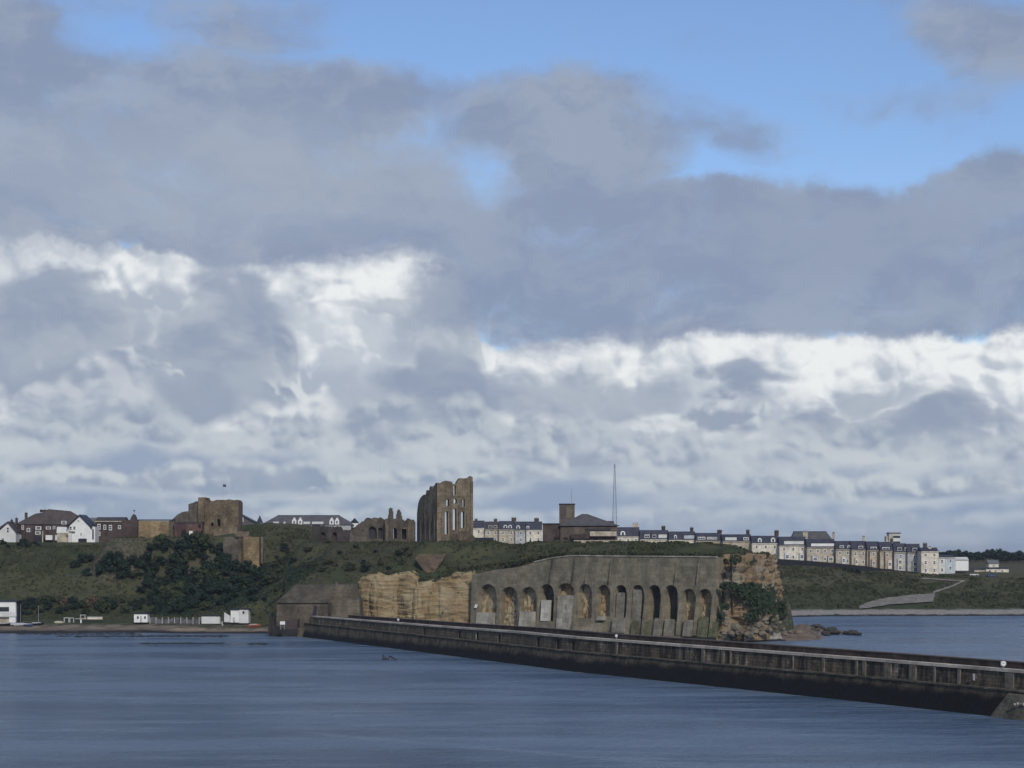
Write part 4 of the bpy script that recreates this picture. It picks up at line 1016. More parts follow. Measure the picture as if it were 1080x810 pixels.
# freestanding lower wall right of the castle mound
yW = 712; sW = yW/F
t = thing('buttressed_wall', 'tall ruined wall fragment half dark half lit ochre below the castle', 'ruin', (X(235, yW), yW, Z(600, yW)), 0)
q = lambda px: (px-235)*sW
ruin_wall(q(257), [(0, 33.5*sW), (q(242), 34*sW), (q(250), 33*sW), (q(257), 34*sW)], [], 5, .35, -4, 1.2, .15, 41).build('dark_wall', M_priory_d, t)
g = ruin_wall(q(273.5)-q(257), [(0, 34*sW), (q(266)-q(257), 34*sW), (q(273.5)-q(257), 33.5*sW)], [], 5, .35, -1, 0, .1, 42); o_ = g.build('lit_ochre_wall', M_ochre_lit, t); o_.location.x = q(257)+.01  # lit half against dark half: the light is in the stone colours
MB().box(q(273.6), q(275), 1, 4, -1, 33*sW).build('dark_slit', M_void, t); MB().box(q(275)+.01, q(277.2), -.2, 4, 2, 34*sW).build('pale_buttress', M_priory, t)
MB().box(q(252), q(253.6), .6, 1.19, 2, 33*sW).box(q(256), q(257.6), -.3, -.01, 0, 33*sW).build('buttress', M_castle, t)
g = MB(); g.prism_x([(0, 34.2*sW), (5, 34.2*sW), (2.5, 34.2*sW+1.9)], q(248), q(262)); g.build('sloping_top', M_castle, t)

# ================================================================== houses
def shared(name, fn, cache={}):
    if name not in cache: cache[name] = fn()
    return cache[name]
def inst(name, mesh, parent, loc, scale=None, rz=0):
    o = bpy.data.objects.new(name, mesh); COL.objects.link(o); o.parent = parent; o.location = loc
    if scale: o.scale = scale
    if rz: o.rotation_euler = (0, 0, rz)
    return o
def mesh_of(g, mats):
    o = g.build('tmp', mats); me = o.data; bpy.data.objects.remove(o); return me
def window_mesh():      # 1 x 1 window centred on the origin, frame proud of the wall, pane behind
    g = MB(); t = .14
    g.box(-.5, .5, -.08, .02, -.5, -.5+t, 0).box(-.5, .5, -.08, .02, .5-t, .5, 0).box(-.5, -.5+t, -.08, .02, -.5+t, .5-t, 0).box(.5-t, .5, -.08, .02, -.5+t, .5-t, 0)
    g.box(-.5+t, .5-t, -.03, .02, -.5+t, .5-t, 1).box(-.5+t, .5-t, -.07, -.031, -.04, .04, 0)
    return mesh_of(g, [M_white, M_glass])
def window(par, x, z, w_, h, y=0): return inst('window', shared('win', window_mesh), par, (x, y, z), (w_, 1, h))
def chimney(par, x, y, z0, w_, h, mat, pots=3, d=.9):
    c_ = MB().box(-w_/2, w_/2, -d/2, d/2, -1.5, h-.25).box(-w_/2-.12, w_/2+.12, -d/2-.12, d/2+.12, h-.249, h).build('chimney', mat, par); c_.location = (x, y, z0)
    for i in range(pots):
        a = (i-(pots-1)/2)*w_/max(pots, 1)
        MB().tube((a, 0, h+.001), (a, 0, h+.55), .16, .12, 6).build('chimney_pot', M_tile, c_)
    return c_
def dormer(par, x, y, z, w_, h, kind, mat=None, d=3.5):
    g = MB()
    if kind == 'box':
        g.box(-w_/2, w_/2, 0, d, 0, h, 0)
        if w_ < 4: g.box(-w_/2+.25, w_/2-.25, -.04, -.002, h*.35, h*.75, 1)
        else: g.box(-w_/2+.1, w_/2-.1, -.05, -.002, h*.1, h*.92, 0)
        g.box(-w_/2-.15, w_/2+.15, -.2, d, h+.002, h+.18, 2)
        k_ = max(1, int(w_/1.2)) if w_ < 4 else 1
        for i in range(1, k_): g.box(-w_/2+w_*i/k_-.09, -w_/2+w_*i/k_+.09, -.08, -.041, h*.3, h*.8, 0)
    else:
        n = 8; pts = [(-w_/2, 0), (w_/2, 0)]+[(w_/2*math.cos(math.pi*i/n), h-w_/2+w_/2*math.sin(math.pi*i/n)) for i in range(n+1)]
        g.prism_y(pts, 0, d, 0); g.box(-w_*.22, w_*.22, -.04, -.002, h*.2, h*.75, 1)
        pts = [(-w_/2-.1, h-w_/2), (-w_/2, h-w_/2)]+[(-w_/2*math.cos(math.pi*i/n), h-w_/2+w_/2*math.sin(math.pi*i/n)) for i in range(n+1)]
        g.tube((0, .3, h-.05), (0, d, h-.05), .12, .12, 5, 2)
    o = g.build('dormer', [mat or M_whitew, M_glass, M_slate], par); o.location = (x, y, z); return o
def bay(par, x, w_, h, z0, mat, nwin=3):
    g = MB(); d = 1.0; pts = [(-w_/2, 0), (-w_/2+.6, -d), (w_/2-.6, -d), (w_/2, 0)]
    g.hexa([(a, b_, z0) for a, b_ in (pts[0], pts[1], pts[2], pts[3])], [(a, b_, z0+h) for a, b_ in (pts[0], pts[1], pts[2], pts[3])])
    g.f = [f_ if len(f_) == 4 else f_ for f_ in g.f]
    o = g.build('bay', mat, par); o.location = (x, 0, 0)
    fl = max(1, int(round(h/3.2)))
    for i in range(fl):
        inst('window', shared('win', window_mesh), o, (0, -d-.005, z0+h*(i+.55)/fl), (w_-1.3, 1, 1.9))
    return o
def house(label, px0, px1, y, py_eave, py_ridge, py_base, wall, roof, chims=(), dorms=(), bays=(), wins='grid', group=None, D=11, rz=0, down=2, party=True, cat='house', name='terraced_house', wrow=None, cornice=True, pil=()):
    x0, x1 = X(px0, y), X(px1, y); W = x1-x0; xc = (x0+x1)/2; s_ = y/F
    ze, zr_, zb_ = Z(py_eave, y), Z(py_ridge, y+D*.4), Z(py_base, y)
    t = thing(name, label, cat, (xc, y, zb_), rz, group)
    he, hr = ze-zb_, zr_-zb_
    lx_ = lambda px: (px-(px0+px1)/2)*s_
    MB().box(-W/2+.01, W/2-.01, 0, D, -down, he).build('wall', wall, t)
    r = MB(); o_ = .35
    r.prism_x([(-o_, he+.002), (D+o_, he+.002), (D*.55, hr), (D*.35, hr)], -W/2+.005, W/2-.005); r.build('roof', roof, t)
    if party: MB().prism_x([(-.3, he+.05), (D*.35, hr+.08), (D*.55, hr+.08), (D+.3, he+.05)], W/2-.12, W/2+.08).build('party_wall', M_tan if wall is not M_whitew else M_whitew, t)
    if cornice: MB().box(-W/2+.02, W/2-.02, -.4, -.002, he-.35, he).build('cornice', M_cream if wall in (M_cream, M_whitew, M_paleb) else M_tan, t)
    for px, w_, h in chims: chimney(t, lx_(px), D*.45, hr-.3, w_*s_, h*s_, M_tan if (int(px) % 2) else M_brickd)
    slope = (hr-he)/(D*.35+o_)
    for px, w_, h, kind, *mt in dorms:
        dormer(t, lx_(px), .35, he+.25, w_*s_, min(h*s_, (hr-he)*.95), kind, mt[0] if mt else None, d=D*.4)
    for px, w_, h, mt in bays: bay(t, lx_(px), w_*s_, h*s_, 0, mt)
    for px in pil: MB().box(lx_(px)-.35, lx_(px)+.35, -.35, -.003, -down, he-.36).build('pilaster', M_brown, t)
    if wins == 'grid' and he > 4:
        fl = max(1, int(he/3.3)); nw = max(1, int(W/3.4))
        for f_ in range(fl):
            for i in range(nw):
                xw = -W/2+W*(i+.5)/nw; zw = he*(f_+.55)/fl
                if any(abs(xw-lx_(b_[0])) < b_[1]*s_/2+.5 and zw < b_[2]*s_+.8 for b_ in bays): continue
                window(t, xw, zw, 1.25, 1.9 if f_ < 2 else 1.4, -.01)
    return t
GT = 'seafront terrace houses beyond the headland'
def yt(px): return 985-(px-500)/490*75
def TH(label, px0, px1, e, r, b_, wall, roof=None, **k_): return house(label, px0, px1, yt((px0+px1)/2), e, r, b_, wall, roof or M_slate, group=GT, **k_)
TH('pale cream end house just right of the priory ruin', 499, 511, 557, 549, 573, M_cream, chims=[(502, 3, 2)])
TH('tan terrace house with purple dormers near the priory ruin', 511.2, 526, 558.5, 550, 573, M_tan, M_slate2, dorms=[(517, 4.5, 4, 'box', M_grey), (522.5, 4, 4.5, 'box', M_tan)], chims=[(522.5, 3.5, 3)])
TH('brown terrace house with two white dormers and a tall chimney', 526.2, 543.5, 558.5, 549.5, 573, M_tan, dorms=[(533, 4, 4.5, 'round'), (538, 4, 4.5, 'round')], chims=[(542, 5, 4)])
TH('grey rendered terrace house with one pale round dormer beside the tall chimney', 543.7, 555, 559, 550, 573, M_grey, dorms=[(546.5, 4, 4.5, 'round')])
TH('cream terrace house touching the left side of the coastguard station', 555.2, 572, 559, 550, 573, M_cream, dorms=[(556.8, 3, 4, 'round')], chims=[(566, 5, 4)])
TH('slate roofed house with a curved white gable right of the coastguard station', 650, 675, 566, 556, 575, M_cream, dorms=[(657, 5, 5.5, 'round', M_white)], chims=[(671, 6, 4.5)])
TH('terrace house with three white dormers in a row right of the lattice mast', 675.2, 705.5, 569, 559, 576, M_cream, dorms=[(682.5, 5.5, 5, 'box'), (690, 4.5, 5, 'box', M_grey), (699, 9, 5, 'box')], chims=[(700.5, 4, 4.5)])
TH('terrace house with a tiny round dormer beside a pale blue box dormer', 705.7, 734, 569.5, 560.5, 576, M_cream, dorms=[(712.5, 3, 5, 'round'), (727, 11, 4.5, 'box', M_paleb)], chims=[(730.5, 3.5, 4.5)])
TH('terrace house with a wide white dormer next to a grey one behind the headland', 734.2, 762, 570.5, 562, 577, M_tan, dorms=[(740, 8, 4, 'box', M_white), (751, 11, 4, 'box', M_grey)], chims=[(760, 5, 3.5)])
TH('terrace house with two white dormers above the right end of the arched wall', 762.2, 793, 571, 563.5, 577, M_tan, dorms=[(771, 12, 4, 'box'), (787, 6, 4, 'box', M_white)], chims=[(790, 3.5, 5)])
TH('terrace house with two round white dormers above the headland tip', 793.2, 822, 573, 565, 590, M_cream, dorms=[(801.5, 4, 5, 'round', M_white), (815.5, 4.5, 5.5, 'round', M_white)], chims=[(820.5, 4.5, 6)])
TH('cream terrace house with a long pale dormer and white bays', 822.2, 851, 575.5, 566, 592, M_cream, dorms=[(837.5, 21, 4.5, 'box')], chims=[(851, 5, 6)], bays=[(830, 7, 9, M_whitew), (845.5, 7, 9, M_whitew)])
TH('terrace house with the longest bright white dormer', 851.2, 881.5, 577.5, 568.5, 594, M_tan, dorms=[(868, 25, 4, 'box', M_white)], chims=[(881, 2, 7)], bays=[(859.5, 8, 8, M_grey), (876, 8, 8, M_tan)])
TH('tan terrace house with two small dormers left of the plain chimney', 881.7, 898, 579.5, 570.5, 596, M_tan, dorms=[(888, 4.5, 4, 'box'), (895.5, 3.5, 4, 'round')], bays=[(889.5, 6, 9, M_whitew)])
TH('tan terrace house with a white dormer under the thin dark chimney', 898.2, 914.5, 580, 570.5, 597.5, M_tan, dorms=[(908, 5, 4, 'box')], chims=[(913, 2.5, 5)], bays=[(903, 5, 9, M_cream)])
TH('terrace house with brown pilasters and a low white dormer', 914.7, 928, 580.5, 571, 599, M_tan, dorms=[(921.5, 6.5, 3.5, 'box', M_white)], pil=(916.5, 925.5), bays=[(921, 6, 9, M_tan)])
TH('terrace house with brown pilasters left of the grey bay fronted pair', 928.2, 943, 581, 571.5, 600, M_tan, dorms=[(934.5, 7.5, 3.5, 'box', M_white)], pil=(933, 942), chims=[(942.5, 3, 3.5)], bays=[(938, 6, 9, M_cream)])
TH('grey bay fronted terrace house with two dormers', 943.2, 957, 582.5, 573, 602, M_grey, dorms=[(949, 5, 5, 'box', M_grey), (956, 3.5, 5, 'box', M_grey)], bays=[(949, 7, 12, M_cream)])
TH('grey terrace house with a square bay at the end of the slate roof', 957.2, 971.5, 583, 573.5, 604, M_grey, dorms=[(965, 5, 5, 'box', M_grey)], bays=[(965, 8, 12, M_tan)])
GL = 'rendered houses at the low end of the terrace'
t = house('cream rendered corner house at the end of the terrace', 971.7, 990, 905, 581.5, 577.5, 606, M_cream, M_slate, group=GL, chims=[(978, 4, 5)], name='terraced_house')
chimney(t, 0.6, 3, 10.5, 1.4, 2.5, M_cream)
house('narrow white house stepping down from the cream corner house', 990.2, 997, 912, 588, 585, 606, M_whitew, M_slate, group=GL, party=False)
house('pale blue rendered house at the foot of the terrace', 997.2, 1007.5, 918, 588, 585, 603.5, M_paleb, M_slate, group=GL, party=False)
house('low white house with a sloping side at the right end of the terrace', 1007.7, 1021.5, 925, 590, 587.5, 597.5, M_white, M_whitew, group=GL, party=False, D=8)
# dark hipped roof and tower block behind
t = thing('hall_building', 'large dark slate hipped roof rising behind the terrace', 'building', (X(856, 990), 990, Z(590, 990)))
MB().box(-9.5, 10, 0, 12, -3, 7.6).build('wall', M_brickd, t)
g = MB(); z0, z1 = 7.61, Z(561, 990)-Z(590, 990); g.hexa([(-11, -.5, z0), (13, -.5, z0), (13, 12.5, z0), (-11, 12.5, z0)], [(-8.5, 4, z1), (8.5, 4, z1), (8.5, 8, z1), (-8.5, 8, z1)]); g.build('roof', slate('mossy_slate', (.05, .055, .06), (.085, .085, .08)), t)
MB().box(-8.8, 8.8, 5.6, 6.4, z1+.002, z1+.4).build('ridge_vent', M_dark, t)
t = thing('tower_block', 'pale concrete block tower standing above the terrace roofs', 'building', (X(943.5, 1010), 1010, Z(590, 1010)))
h = (590-561.5)*1010/F; w0, w1 = X(938, 1010)-X(943.5, 1010), X(949.8, 1010)-X(943.5, 1010)
MB().box(w0, w1, 0, 7, -5, h-.8).build('wall', M_whitew, t); MB().box(w0-.2, w1+.2, -.3, 7.2, h-.79, h).build('roof', plain('flat_roof_grey', (.18, .18, .18)), t)
MB().box(w0-1.6, w0-.01, 1, 5, -5, h-2).build('side_wing', M_tan, t)
for zz_ in (h-2.4, h-5.4): MB().box(w0+1.4, w1-.2, -.05, .05, zz_-.6, zz_+.6).build('window', M_glass, t)
MB().box(w0+.4, w0+2.0, -.06, .05, h-5.6, h-1.2).build('stair_panel', M_tan, t)

# ------------------------------------------------------------------ coastguard station and masts
yG = 668; sG = yG/F; zg = Z(573, yG)
t = thing('coastguard_station', 'brown brick coastguard station with a hipped roof and a square lookout tower', 'building', (X(590, yG), yG, zg))
q = lambda px: (px-590)*sG
h = lambda py: (573-py)*sG
MB().box(q(573), q(591), 1, 10, -2, h(553)).build('flat_wing', M_brickd, t); MB().box(q(572.3), q(591), .7, 10.3, h(553)+.002, h(551.8)).build('flat_roof', M_dark, t)
tb = plain('tower_stone', (.115, .095, .075), .85, .3)
MB().box(q(590.5), q(606.5), 3.5, 8.5, -2, h(532)).build('tower', tb, t); MB().box(q(590), q(607), 3.3, 8.7, h(532)+.002, h(530.8)).build('tower_cap', M_dark, t)
MB().box(q(592), q(597), 3.44, 3.5, h(547), h(534)).build('tower_panel', plain('purple_brown', (.075, .06, .055)), t); MB().box(q(597.5), q(603), 3.40, 3.49, h(546), h(534.5)).build('tower_window', plain('olive_panel', (.14, .125, .09)), t)
MB().box(q(591), q(651), 0, 11, -2, h(554.5)).build('wall', masonry('station_brick', (.125, .10, .082), (.16, .13, .105), course=.3), t)
g = MB(); zz0, zz1 = h(554.5)+.002, h(541.8); g.hexa([(q(589.5), -.8, zz0), (q(654), -.8, zz0), (q(654), 12, zz0), (q(589.5), 12, zz0)], [(q(614), 4.5, zz1), (q(620), 4.5, zz1), (q(620), 7, zz1), (q(614), 7, zz1)])
g.build('roof', slate('station_slate', (.06, .056, .062), (.09, .085, .088)), t)
MB().box(q(640), q(648), 3, 8, h(552), h(549.3)).build('roof_block', M_slate2, t)
MB().box(q(617), q(644), -.10, .1, h(560), h(557.4)).build('window_band', M_dark, t)
MB().box(q(622), q(650), -1.8, -.11, h(565.5), h(560.6)).build('balcony', M_tan, t)
MB().box(q(602), q(621.5), -1.4, -.1, h(568), h(563.5)).build('lower_wing', M_brickd, t); MB().box(q(604), q(619), -1.46, -1.41, h(569.5), h(567.9)).build('window_band', M_void, t)
for a, c_, u, v_ in ((584, 590, 566, 569.5), (594, 599, 567, 569), (627, 631, 568, 570), (646, 651, 560, 565)): MB().box(q(a), q(c_), -.08 if a > 590 else .9, -.01 if a > 590 else .99, h(v_), h(u)).build('window', M_void, t)
MB().box(q(605), q(654), -2.2, -1.9, -2, h(569.8)).build('forecourt_wall', M_tan, t)
t = thing('radio_antenna', 'thin radio antenna rising from the coastguard lookout tower', 'antenna', (X(602.8, yG+6), yG+6, Z(530.8, yG)))
MB().tube((0, 0, 0), (0, 0, 5.6), .07, .04, 6).tube((-.5, 0, 3.0), (.5, 0, 3.0), .03, .03, 5).tube((0, 0, 2.2), (0, 0, 2.8), .11, .11, 6).build('pole', M_metal, t)
yM = 690
t = thing('lattice_mast', 'tall slender grey lattice radio mast behind the coastguard station', 'mast', (X(648.3, yM), yM, Z(571, yM)))
HM = (571-489.5)*yM/F; g = MB(); n = 16; wd = lambda f_: .85*(1-f_)+.13
for s_ in ((-1, -1), (1, -1), (1, 1), (-1, 1)):
    for i in range(n):
        f0, f1 = i/n, (i+1)/n; g.tube((s_[0]*wd(f0), s_[1]*wd(f0), HM*f0), (s_[0]*wd(f1), s_[1]*wd(f1), HM*f1), .09, .09, 4)
g.build('leg', plain('mast_steel', (.22, .25, .31)), t)
g = MB()
for i in range(n):
    f0, f1 = i/n, (i+1)/n; c0 = [(-1, -1), (1, -1), (1, 1), (-1, 1)]
    for a in range(4):
        p0, p1 = c0[a], c0[(a+1) % 4]
        g.tube((p0[0]*wd(f0), p0[1]*wd(f0), HM*f0), (p1[0]*wd(f1), p1[1]*wd(f1), HM*f1), .045, .045, 3); g.tube((p0[0]*wd(f1), p0[1]*wd(f1), HM*f1), (p1[0]*wd(f1), p1[1]*wd(f1), HM*f1), .045, .045, 3)
g.build('bracing', plain('mast_bracing', (.24, .27, .33)), t)
MB().tube((0, 0, HM*.97), (0, 0, HM+1.4), .05, .03, 5).build('aerial', M_metal, t)

# ------------------------------------------------------------------ long dormered building behind the mound
yL = 845; sL = yL/F
t = thing('long_hall', 'long low building with a dark hipped roof and white gabled dormers on the skyline', 'building', (X(320, yL), yL, Z(562, yL)))
q = lambda px: (px-320)*sL
h = lambda py: (562-py)*sL
MB().box(q(279), q(370), 0, 12, -4, h(553.4)).build('wall', M_grey, t)
g = MB(); g.hexa([(q(275), -.6, h(553.4)+.002), (q(373), -.6, h(553.4)+.002), (q(373), 12.6, h(553.4)+.002), (q(275), 12.6, h(553.4)+.002)], [(q(291), 5, h(543.6)), (q(357), 5, h(543.6)), (q(357), 7, h(543.6)), (q(291), 7, h(543.6))]); g.build('roof', slate('hall_slate', (.07, .068, .075), (.105, .10, .105)), t)
MB().box(q(291), q(357), 5.6, 6.4, h(543.6), h(543)).build('ridge', M_dark, t)
for a in (310.3, 316.6, 349.8, 355.5):
    g = MB().prism_y([(-.95, 0), (.95, 0), (.95, 1.6), (0, 3.2), (-.95, 1.6)], 0, 3.5, 0).box(-.3, .3, -.03, -.002, .4, 1.6, 1)
    o_ = g.build('dormer', [M_white, M_glass], t); o_.location = (q(a), -.5, h(553.2))
for a, c_ in ((288, 294), (320, 327), (329, 341), (299, 301)): MB().box(q(a), q(c_), -.1, 1.5, h(552.8)+.01, h(550.2)).build('dormer', M_whitew, t)
for px, lab, yy in ((274, 'small dark pointed turret with a white band left of the long skyline roof', 850), (374, 'small dark pyramid roof with a white band right of the long skyline roof', 850)):
    t = thing('roof_turret', lab, 'turret', (X(px, yy), yy, Z(560, yy))); s_ = yy/F; wd_ = (3.0 if px < 300 else 4.2)*s_
    MB().box(-wd_, wd_, -wd_, wd_, -6, 1.5).build('base', M_brickd, t)
    MB().box(-wd_*.95, wd_*.95, -wd_*.95, wd_*.95, 1.501, 3.6).build('white_band', M_white, t)
    hh_ = (560-(543.6 if px < 300 else 546.3))*s_; MB().hexa([(-wd_*1.1, -wd_*1.1, 3.602), (wd_*1.1, -wd_*1.1, 3.602), (wd_*1.1, wd_*1.1, 3.602), (-wd_*1.1, wd_*1.1, 3.602)], [(-.05, -.05, hh_), (.05, -.05, hh_), (.05, .05, hh_), (-.05, .05, hh_)]).build('roof', M_dark, t)
t = thing('gabled_hall', 'grey sloping roof with a white round dormer just right of the castle gatehouse', 'building', (X(261, 838), 838, Z(562, 838)))
s_ = 838/F; q = lambda px: (px-261)*s_
h = lambda py: (562-py)*s_
MB().prism_y([(q(236), -3), (q(272), -3), (q(272), h(553)), (q(252), h(542.8)), (q(236), h(542.8))], 0, 10).build('wall', slate('hall_grey', (.07, .068, .072), (.10, .10, .10)), t)
MB().prism_y([(q(251.5), h(542.8)), (q(272.5), h(553.4)), (q(272.5), h(552.2)), (q(252), h(541.6))], -.4, 10.4).build('roof', M_dark, t)
dormer(t, q(254.7), -.3, h(550.5), 1.7, 3.0, 'round', M_white, 2)

# ------------------------------------------------------------------ houses at the left end
GH = 'hilltop houses at the left end'
t = thing('gabled_house', 'white gabled house cut by the left edge of the picture', 'house', (X(7, 800), 800, Z(573.5, 800)), 0, GH); s_ = .4
q = lambda px: (px-7)*s_
h = lambda py: (573.5-py)*s_
MB().prism_y([(q(-8), -3), (q(16.5), -3), (q(16.5), h(560)), (q(8.5), h(551.8)), (q(-4), h(563))], 0, 9).build('wall', M_whitew, t)
MB().prism_y([(q(-12), h(564)), (q(8.5), h(549.8)), (q(17.6), h(561)), (q(17), h(561.8)), (q(8.5), h(551.6)), (q(-11), h(565.5))], -.5, 9.5).build('roof', M_slate2, t)
window(t, q(8.3), h(559), 1.1, 3.0); window(t, q(3), h(569), 1.4, 1.3)
chimney(t, q(9.7), 4, h(551), .8, 1.2, M_brickd, 1); chimney(t, q(14.2), 5, h(552.5), .9, 2.5, M_brickd, 1)
t = thing('brick_house', 'dark brown brick house with a big tiled roof between the two white gabled houses', 'house', (X(40, 806), 806, Z(573.5, 806)), 0, GH)
s_ = 806/F; q = lambda px: (px-40)*s_
MB().box(q(17), q(72), 0, 12, -3, h(553)).build('wall', M_brickd, t)
g = MB(); zz0 = h(553)+.002; g.hexa([(q(16), -.6, zz0), (q(46), -.6, zz0), (q(46), 12, zz0), (q(16), 12, zz0)], [(q(34), 5, h(541.5)), (q(44), 5, h(540)), (q(44), 8, h(540)), (q(34), 8, h(541.5))])
g.hexa([(q(30), -.3, zz0+.01), (q(92), -.3, zz0+.01), (q(92), 12.3, zz0+.01), (q(30), 12.3, zz0+.01)], [(q(48), 6, h(536.6)), (q(70), 6, h(538.6)), (q(70), 8, h(538.6)), (q(48), 8, h(536.6))]); g.build('roof', M_tile, t)
MB().box(q(38), q(51), 6.5, 7.5, h(540), h(537.2)).build('chimney', M_brickd, t)
for a in (39, 43, 47): MB().tube((q(a), 7, h(537.4)), (q(a), 7, h(536.4)), .2, .15, 6).build('chimney_pot', M_tile, t)
chimney(t, q(25), 4, h(548), 1.0, 3.0, M_brickd, 1)
for a, b_, w_, hh_ in ((24, 556, 1.0, 2.0), (40.5, 557, 2.4, 1.5), (51, 556.8, 2.0, 1.2), (67.5, 551.2, 2.2, 1.4), (40, 562, 2.2, 1.4), (21, 566, 1, 1.5), (30, 559, 1.4, 1.6), (57, 556.5, 1.0, 1.2)): window(t, q(a), h(b_), w_, hh_, -.02 if b_ > 552.9 else -.2)
MB().box(q(36.5), q(47), -1.6, -.01, 0, h(566)).build('porch', M_dark, t)
MB().box(q(49.5), q(56.5), -2.4, -.8, h(569.5), h(564.5)).build('bay_window', M_white, t); MB().box(q(59.5), q(65), -2.4, -.8, h(570), h(564.5)).build('bay_window', M_whitew, t)
MB().box(q(45.8), q(46.8), -2.2, -1.8, 0, h(560)).build('gate_pier', M_tan, t)
t = thing('gabled_house', 'large white gabled house with a balcony and a dark tiled roof', 'house', (X(84, 792), 792, Z(571, 792)), 0, GH)
s_ = 792/F; q = lambda px: (px-84)*s_
h = lambda py: (571-py)*s_
MB().prism_y([(q(72.5), -3), (q(95), -3), (q(95), h(556)), (q(84.2), h(544.4)), (q(74), h(554))], 0, 12).build('wall', M_white, t)
MB().prism_y([(q(70), h(555.5)), (q(84.2), h(542.6)), (q(97.5), h(556.4)), (q(96.8), h(557.2)), (q(84.2), h(544.2)), (q(70.8), h(556.4))], -.6, 12.5).build('roof', M_dark, t)
MB().box(q(95), q(100), .5, 8, -3, h(555.5)).build('side_wing', M_white, t); MB().box(q(97), q(98.6), .44, .49, h(569), h(558)).build('tall_window', M_glass, t)
MB().box(q(59), q(74), 2, 8, -3, h(562)).build('conservatory', M_tan, t)
MB().prism_y([(q(58.5), h(562)), (q(74), h(562)), (q(74), h(556)), (q(59), h(555.5))], 1.8, 8).build('conservatory_roof', M_white, t)
MB().box(q(71), q(79.5), -1.2, -.01, h(560.8), h(560.2)).build('balcony', M_tan, t)
for a in range(6): MB().box(q(71)+a*.62, q(71)+a*.62+.08, -1.2, -1.12, h(560.2), h(556.8)).build('baluster', M_whitew, t) if a % 2 == 0 else None
window(t, q(74.5), h(557.2), 1.2, 1.8); window(t, q(78.5), h(557), 1.2, 1.8); window(t, q(85.5), h(563.5), .6, 1.5); window(t, q(82.8), h(549.5), 1.0, .6)
MB().box(q(83.3), q(91.5), -1.2, -.01, -1, h(568)).build('low_wall', M_dark, t); MB().box(q(72.3), q(76), -.6, -.01, -1, h(562)).build('bay_window', M_whitew, t)
house('plain grey roofed house partly behind the large white gabled house', 86, 101, 806, 556, 546, 571, M_grey, slate('pale_slate', (.10, .10, .10), (.14, .14, .135)), group=GH, party=False, name='hill_house', wins=None)
t = house('dark brick row with small windows between the white gabled house and the castle wall', 100.5, 131, 800, 549.5, 545.4, 571, M_brickd, M_slate2, group=GH, party=False, name='hill_house', wins=None)
for a, b_, w_, hh_ in ((104.5, 555.5, 1.3, 2.3), (104.3, 563, 1.2, 1.8), (110.5, 556, 1.2, 2.0), (116.5, 556.5, 1.3, 2.2), (126, 556, 1.2, 1.6)): window(t, (a-115.75)*.4, (571-b_)*.4, w_, hh_, -.02)

# ------------------------------------------------------------------ right side, beyond the terrace
t = thing('low_building', 'long low cream flat roofed building in the bay at the right', 'building', (X(1046, 935), 935, Z(605, 935))); s_ = 935/F
q = lambda px: (px-1046)*s_
MB().box(q(1040), q(1064), 0, 8, -2, 2.4).build('wall', M_cream, t); MB().box(q(1028), q(1040)-.01, .6, 8, -2, 2.1).build('side_wing', M_tan, t)
MB().hexa([(q(1027), -.4, 2.42), (q(1065), -.4, 2.42), (q(1065), 8.4, 2.42), (q(1027), 8.4, 2.42)], [(q(1030), 2, 3.1), (q(1062), 2, 3.1), (q(1062), 6, 3.1), (q(1030), 6, 3.1)]).build('roof', M_slate, t)
for a in (1044, 1050, 1057): window(t, q(a), 1.3, 1.3, 1.1, -.02)
t = thing('cottage', 'small pale cottage with a grey roof above the long cream building', 'house', (X(1048, 1010), 1010, Z(599, 1010))); s_ = 1010/F
MB().box(-2.6, 2.6, 0, 6, -2, 2.2).build('wall', M_cream, t); MB().prism_x([(-.4, 2.2), (6.4, 2.2), (3, 4.2)], -3, 3).build('roof', slate('cottage_slate', (.12, .12, .125), (.16, .16, .16)), t); window(t, 0, 1.2, 1, 1, -.02)
def car(loc, label, bodym, rz=0, group=None):
    t = thing('parked_car', label, 'car', loc, rz, group)
    g = MB().box(-2.1, 2.1, -.85, .85, .3, .85, taper=.06); g.build('body', bodym, t)
    g = MB().hexa([(-1.5, -.78, .851), (1.1, -.78, .851), (1.1, .78, .851), (-1.5, .78, .851)], [(-1.1, -.62, 1.45), (.5, -.62, 1.45), (.5, .62, 1.45), (-1.1, .62, 1.45)]); g.build('cabin', M_glass, t)
    for a in (-1.3, 1.3):
        for b_ in (-.78, .78): MB().tube((a, b_-.09, .33), (a, b_+.09, .33), .33, .33, 10).build('wheel', M_dark, t)
    return t
p_ = hit(1045, 608.5, 806); car(p_, 'blue and white car parked on the slope below the long cream building', M_blue, R(15))
p_ = hit(1027, 607.5, 806); car(p_, 'pale car parked left of the long cream building', M_whitew, R(5))

# dark road wall along the foot of the terrace
g = MB(); pw = [(818, 590.5), (850, 592.5), (880, 595), (914, 598.5), (930, 601), (958, 604), (968, 605)]
for (a, b_), (c_, d_) in zip(pw[:-1], pw[1:]):
    y0_, y1_ = yt(a)-9, yt(c_)-9
    p0, p1 = at(a, b_, y0_), at(c_, d_, y1_)
    g.hexa([(p0.x, p0.y, p0.z-2.5), (p1.x, p1.y, p1.z-2.5), (p1.x, p1.y+.6, p1.z-2.5), (p0.x, p0.y+.6, p0.z-2.5)], [(p0.x, p0.y, p0.z+.6), (p1.x, p1.y, p1.z+.6), (p1.x, p1.y+.6, p1.z+.6), (p0.x, p0.y+.6, p0.z+.6)])
t = g.build('road_wall', plain('dark_hedge_wall', (.022, .022, .026), .9, .3)); tag(t, 'long dark wall along the road in front of the terrace', 'wall')

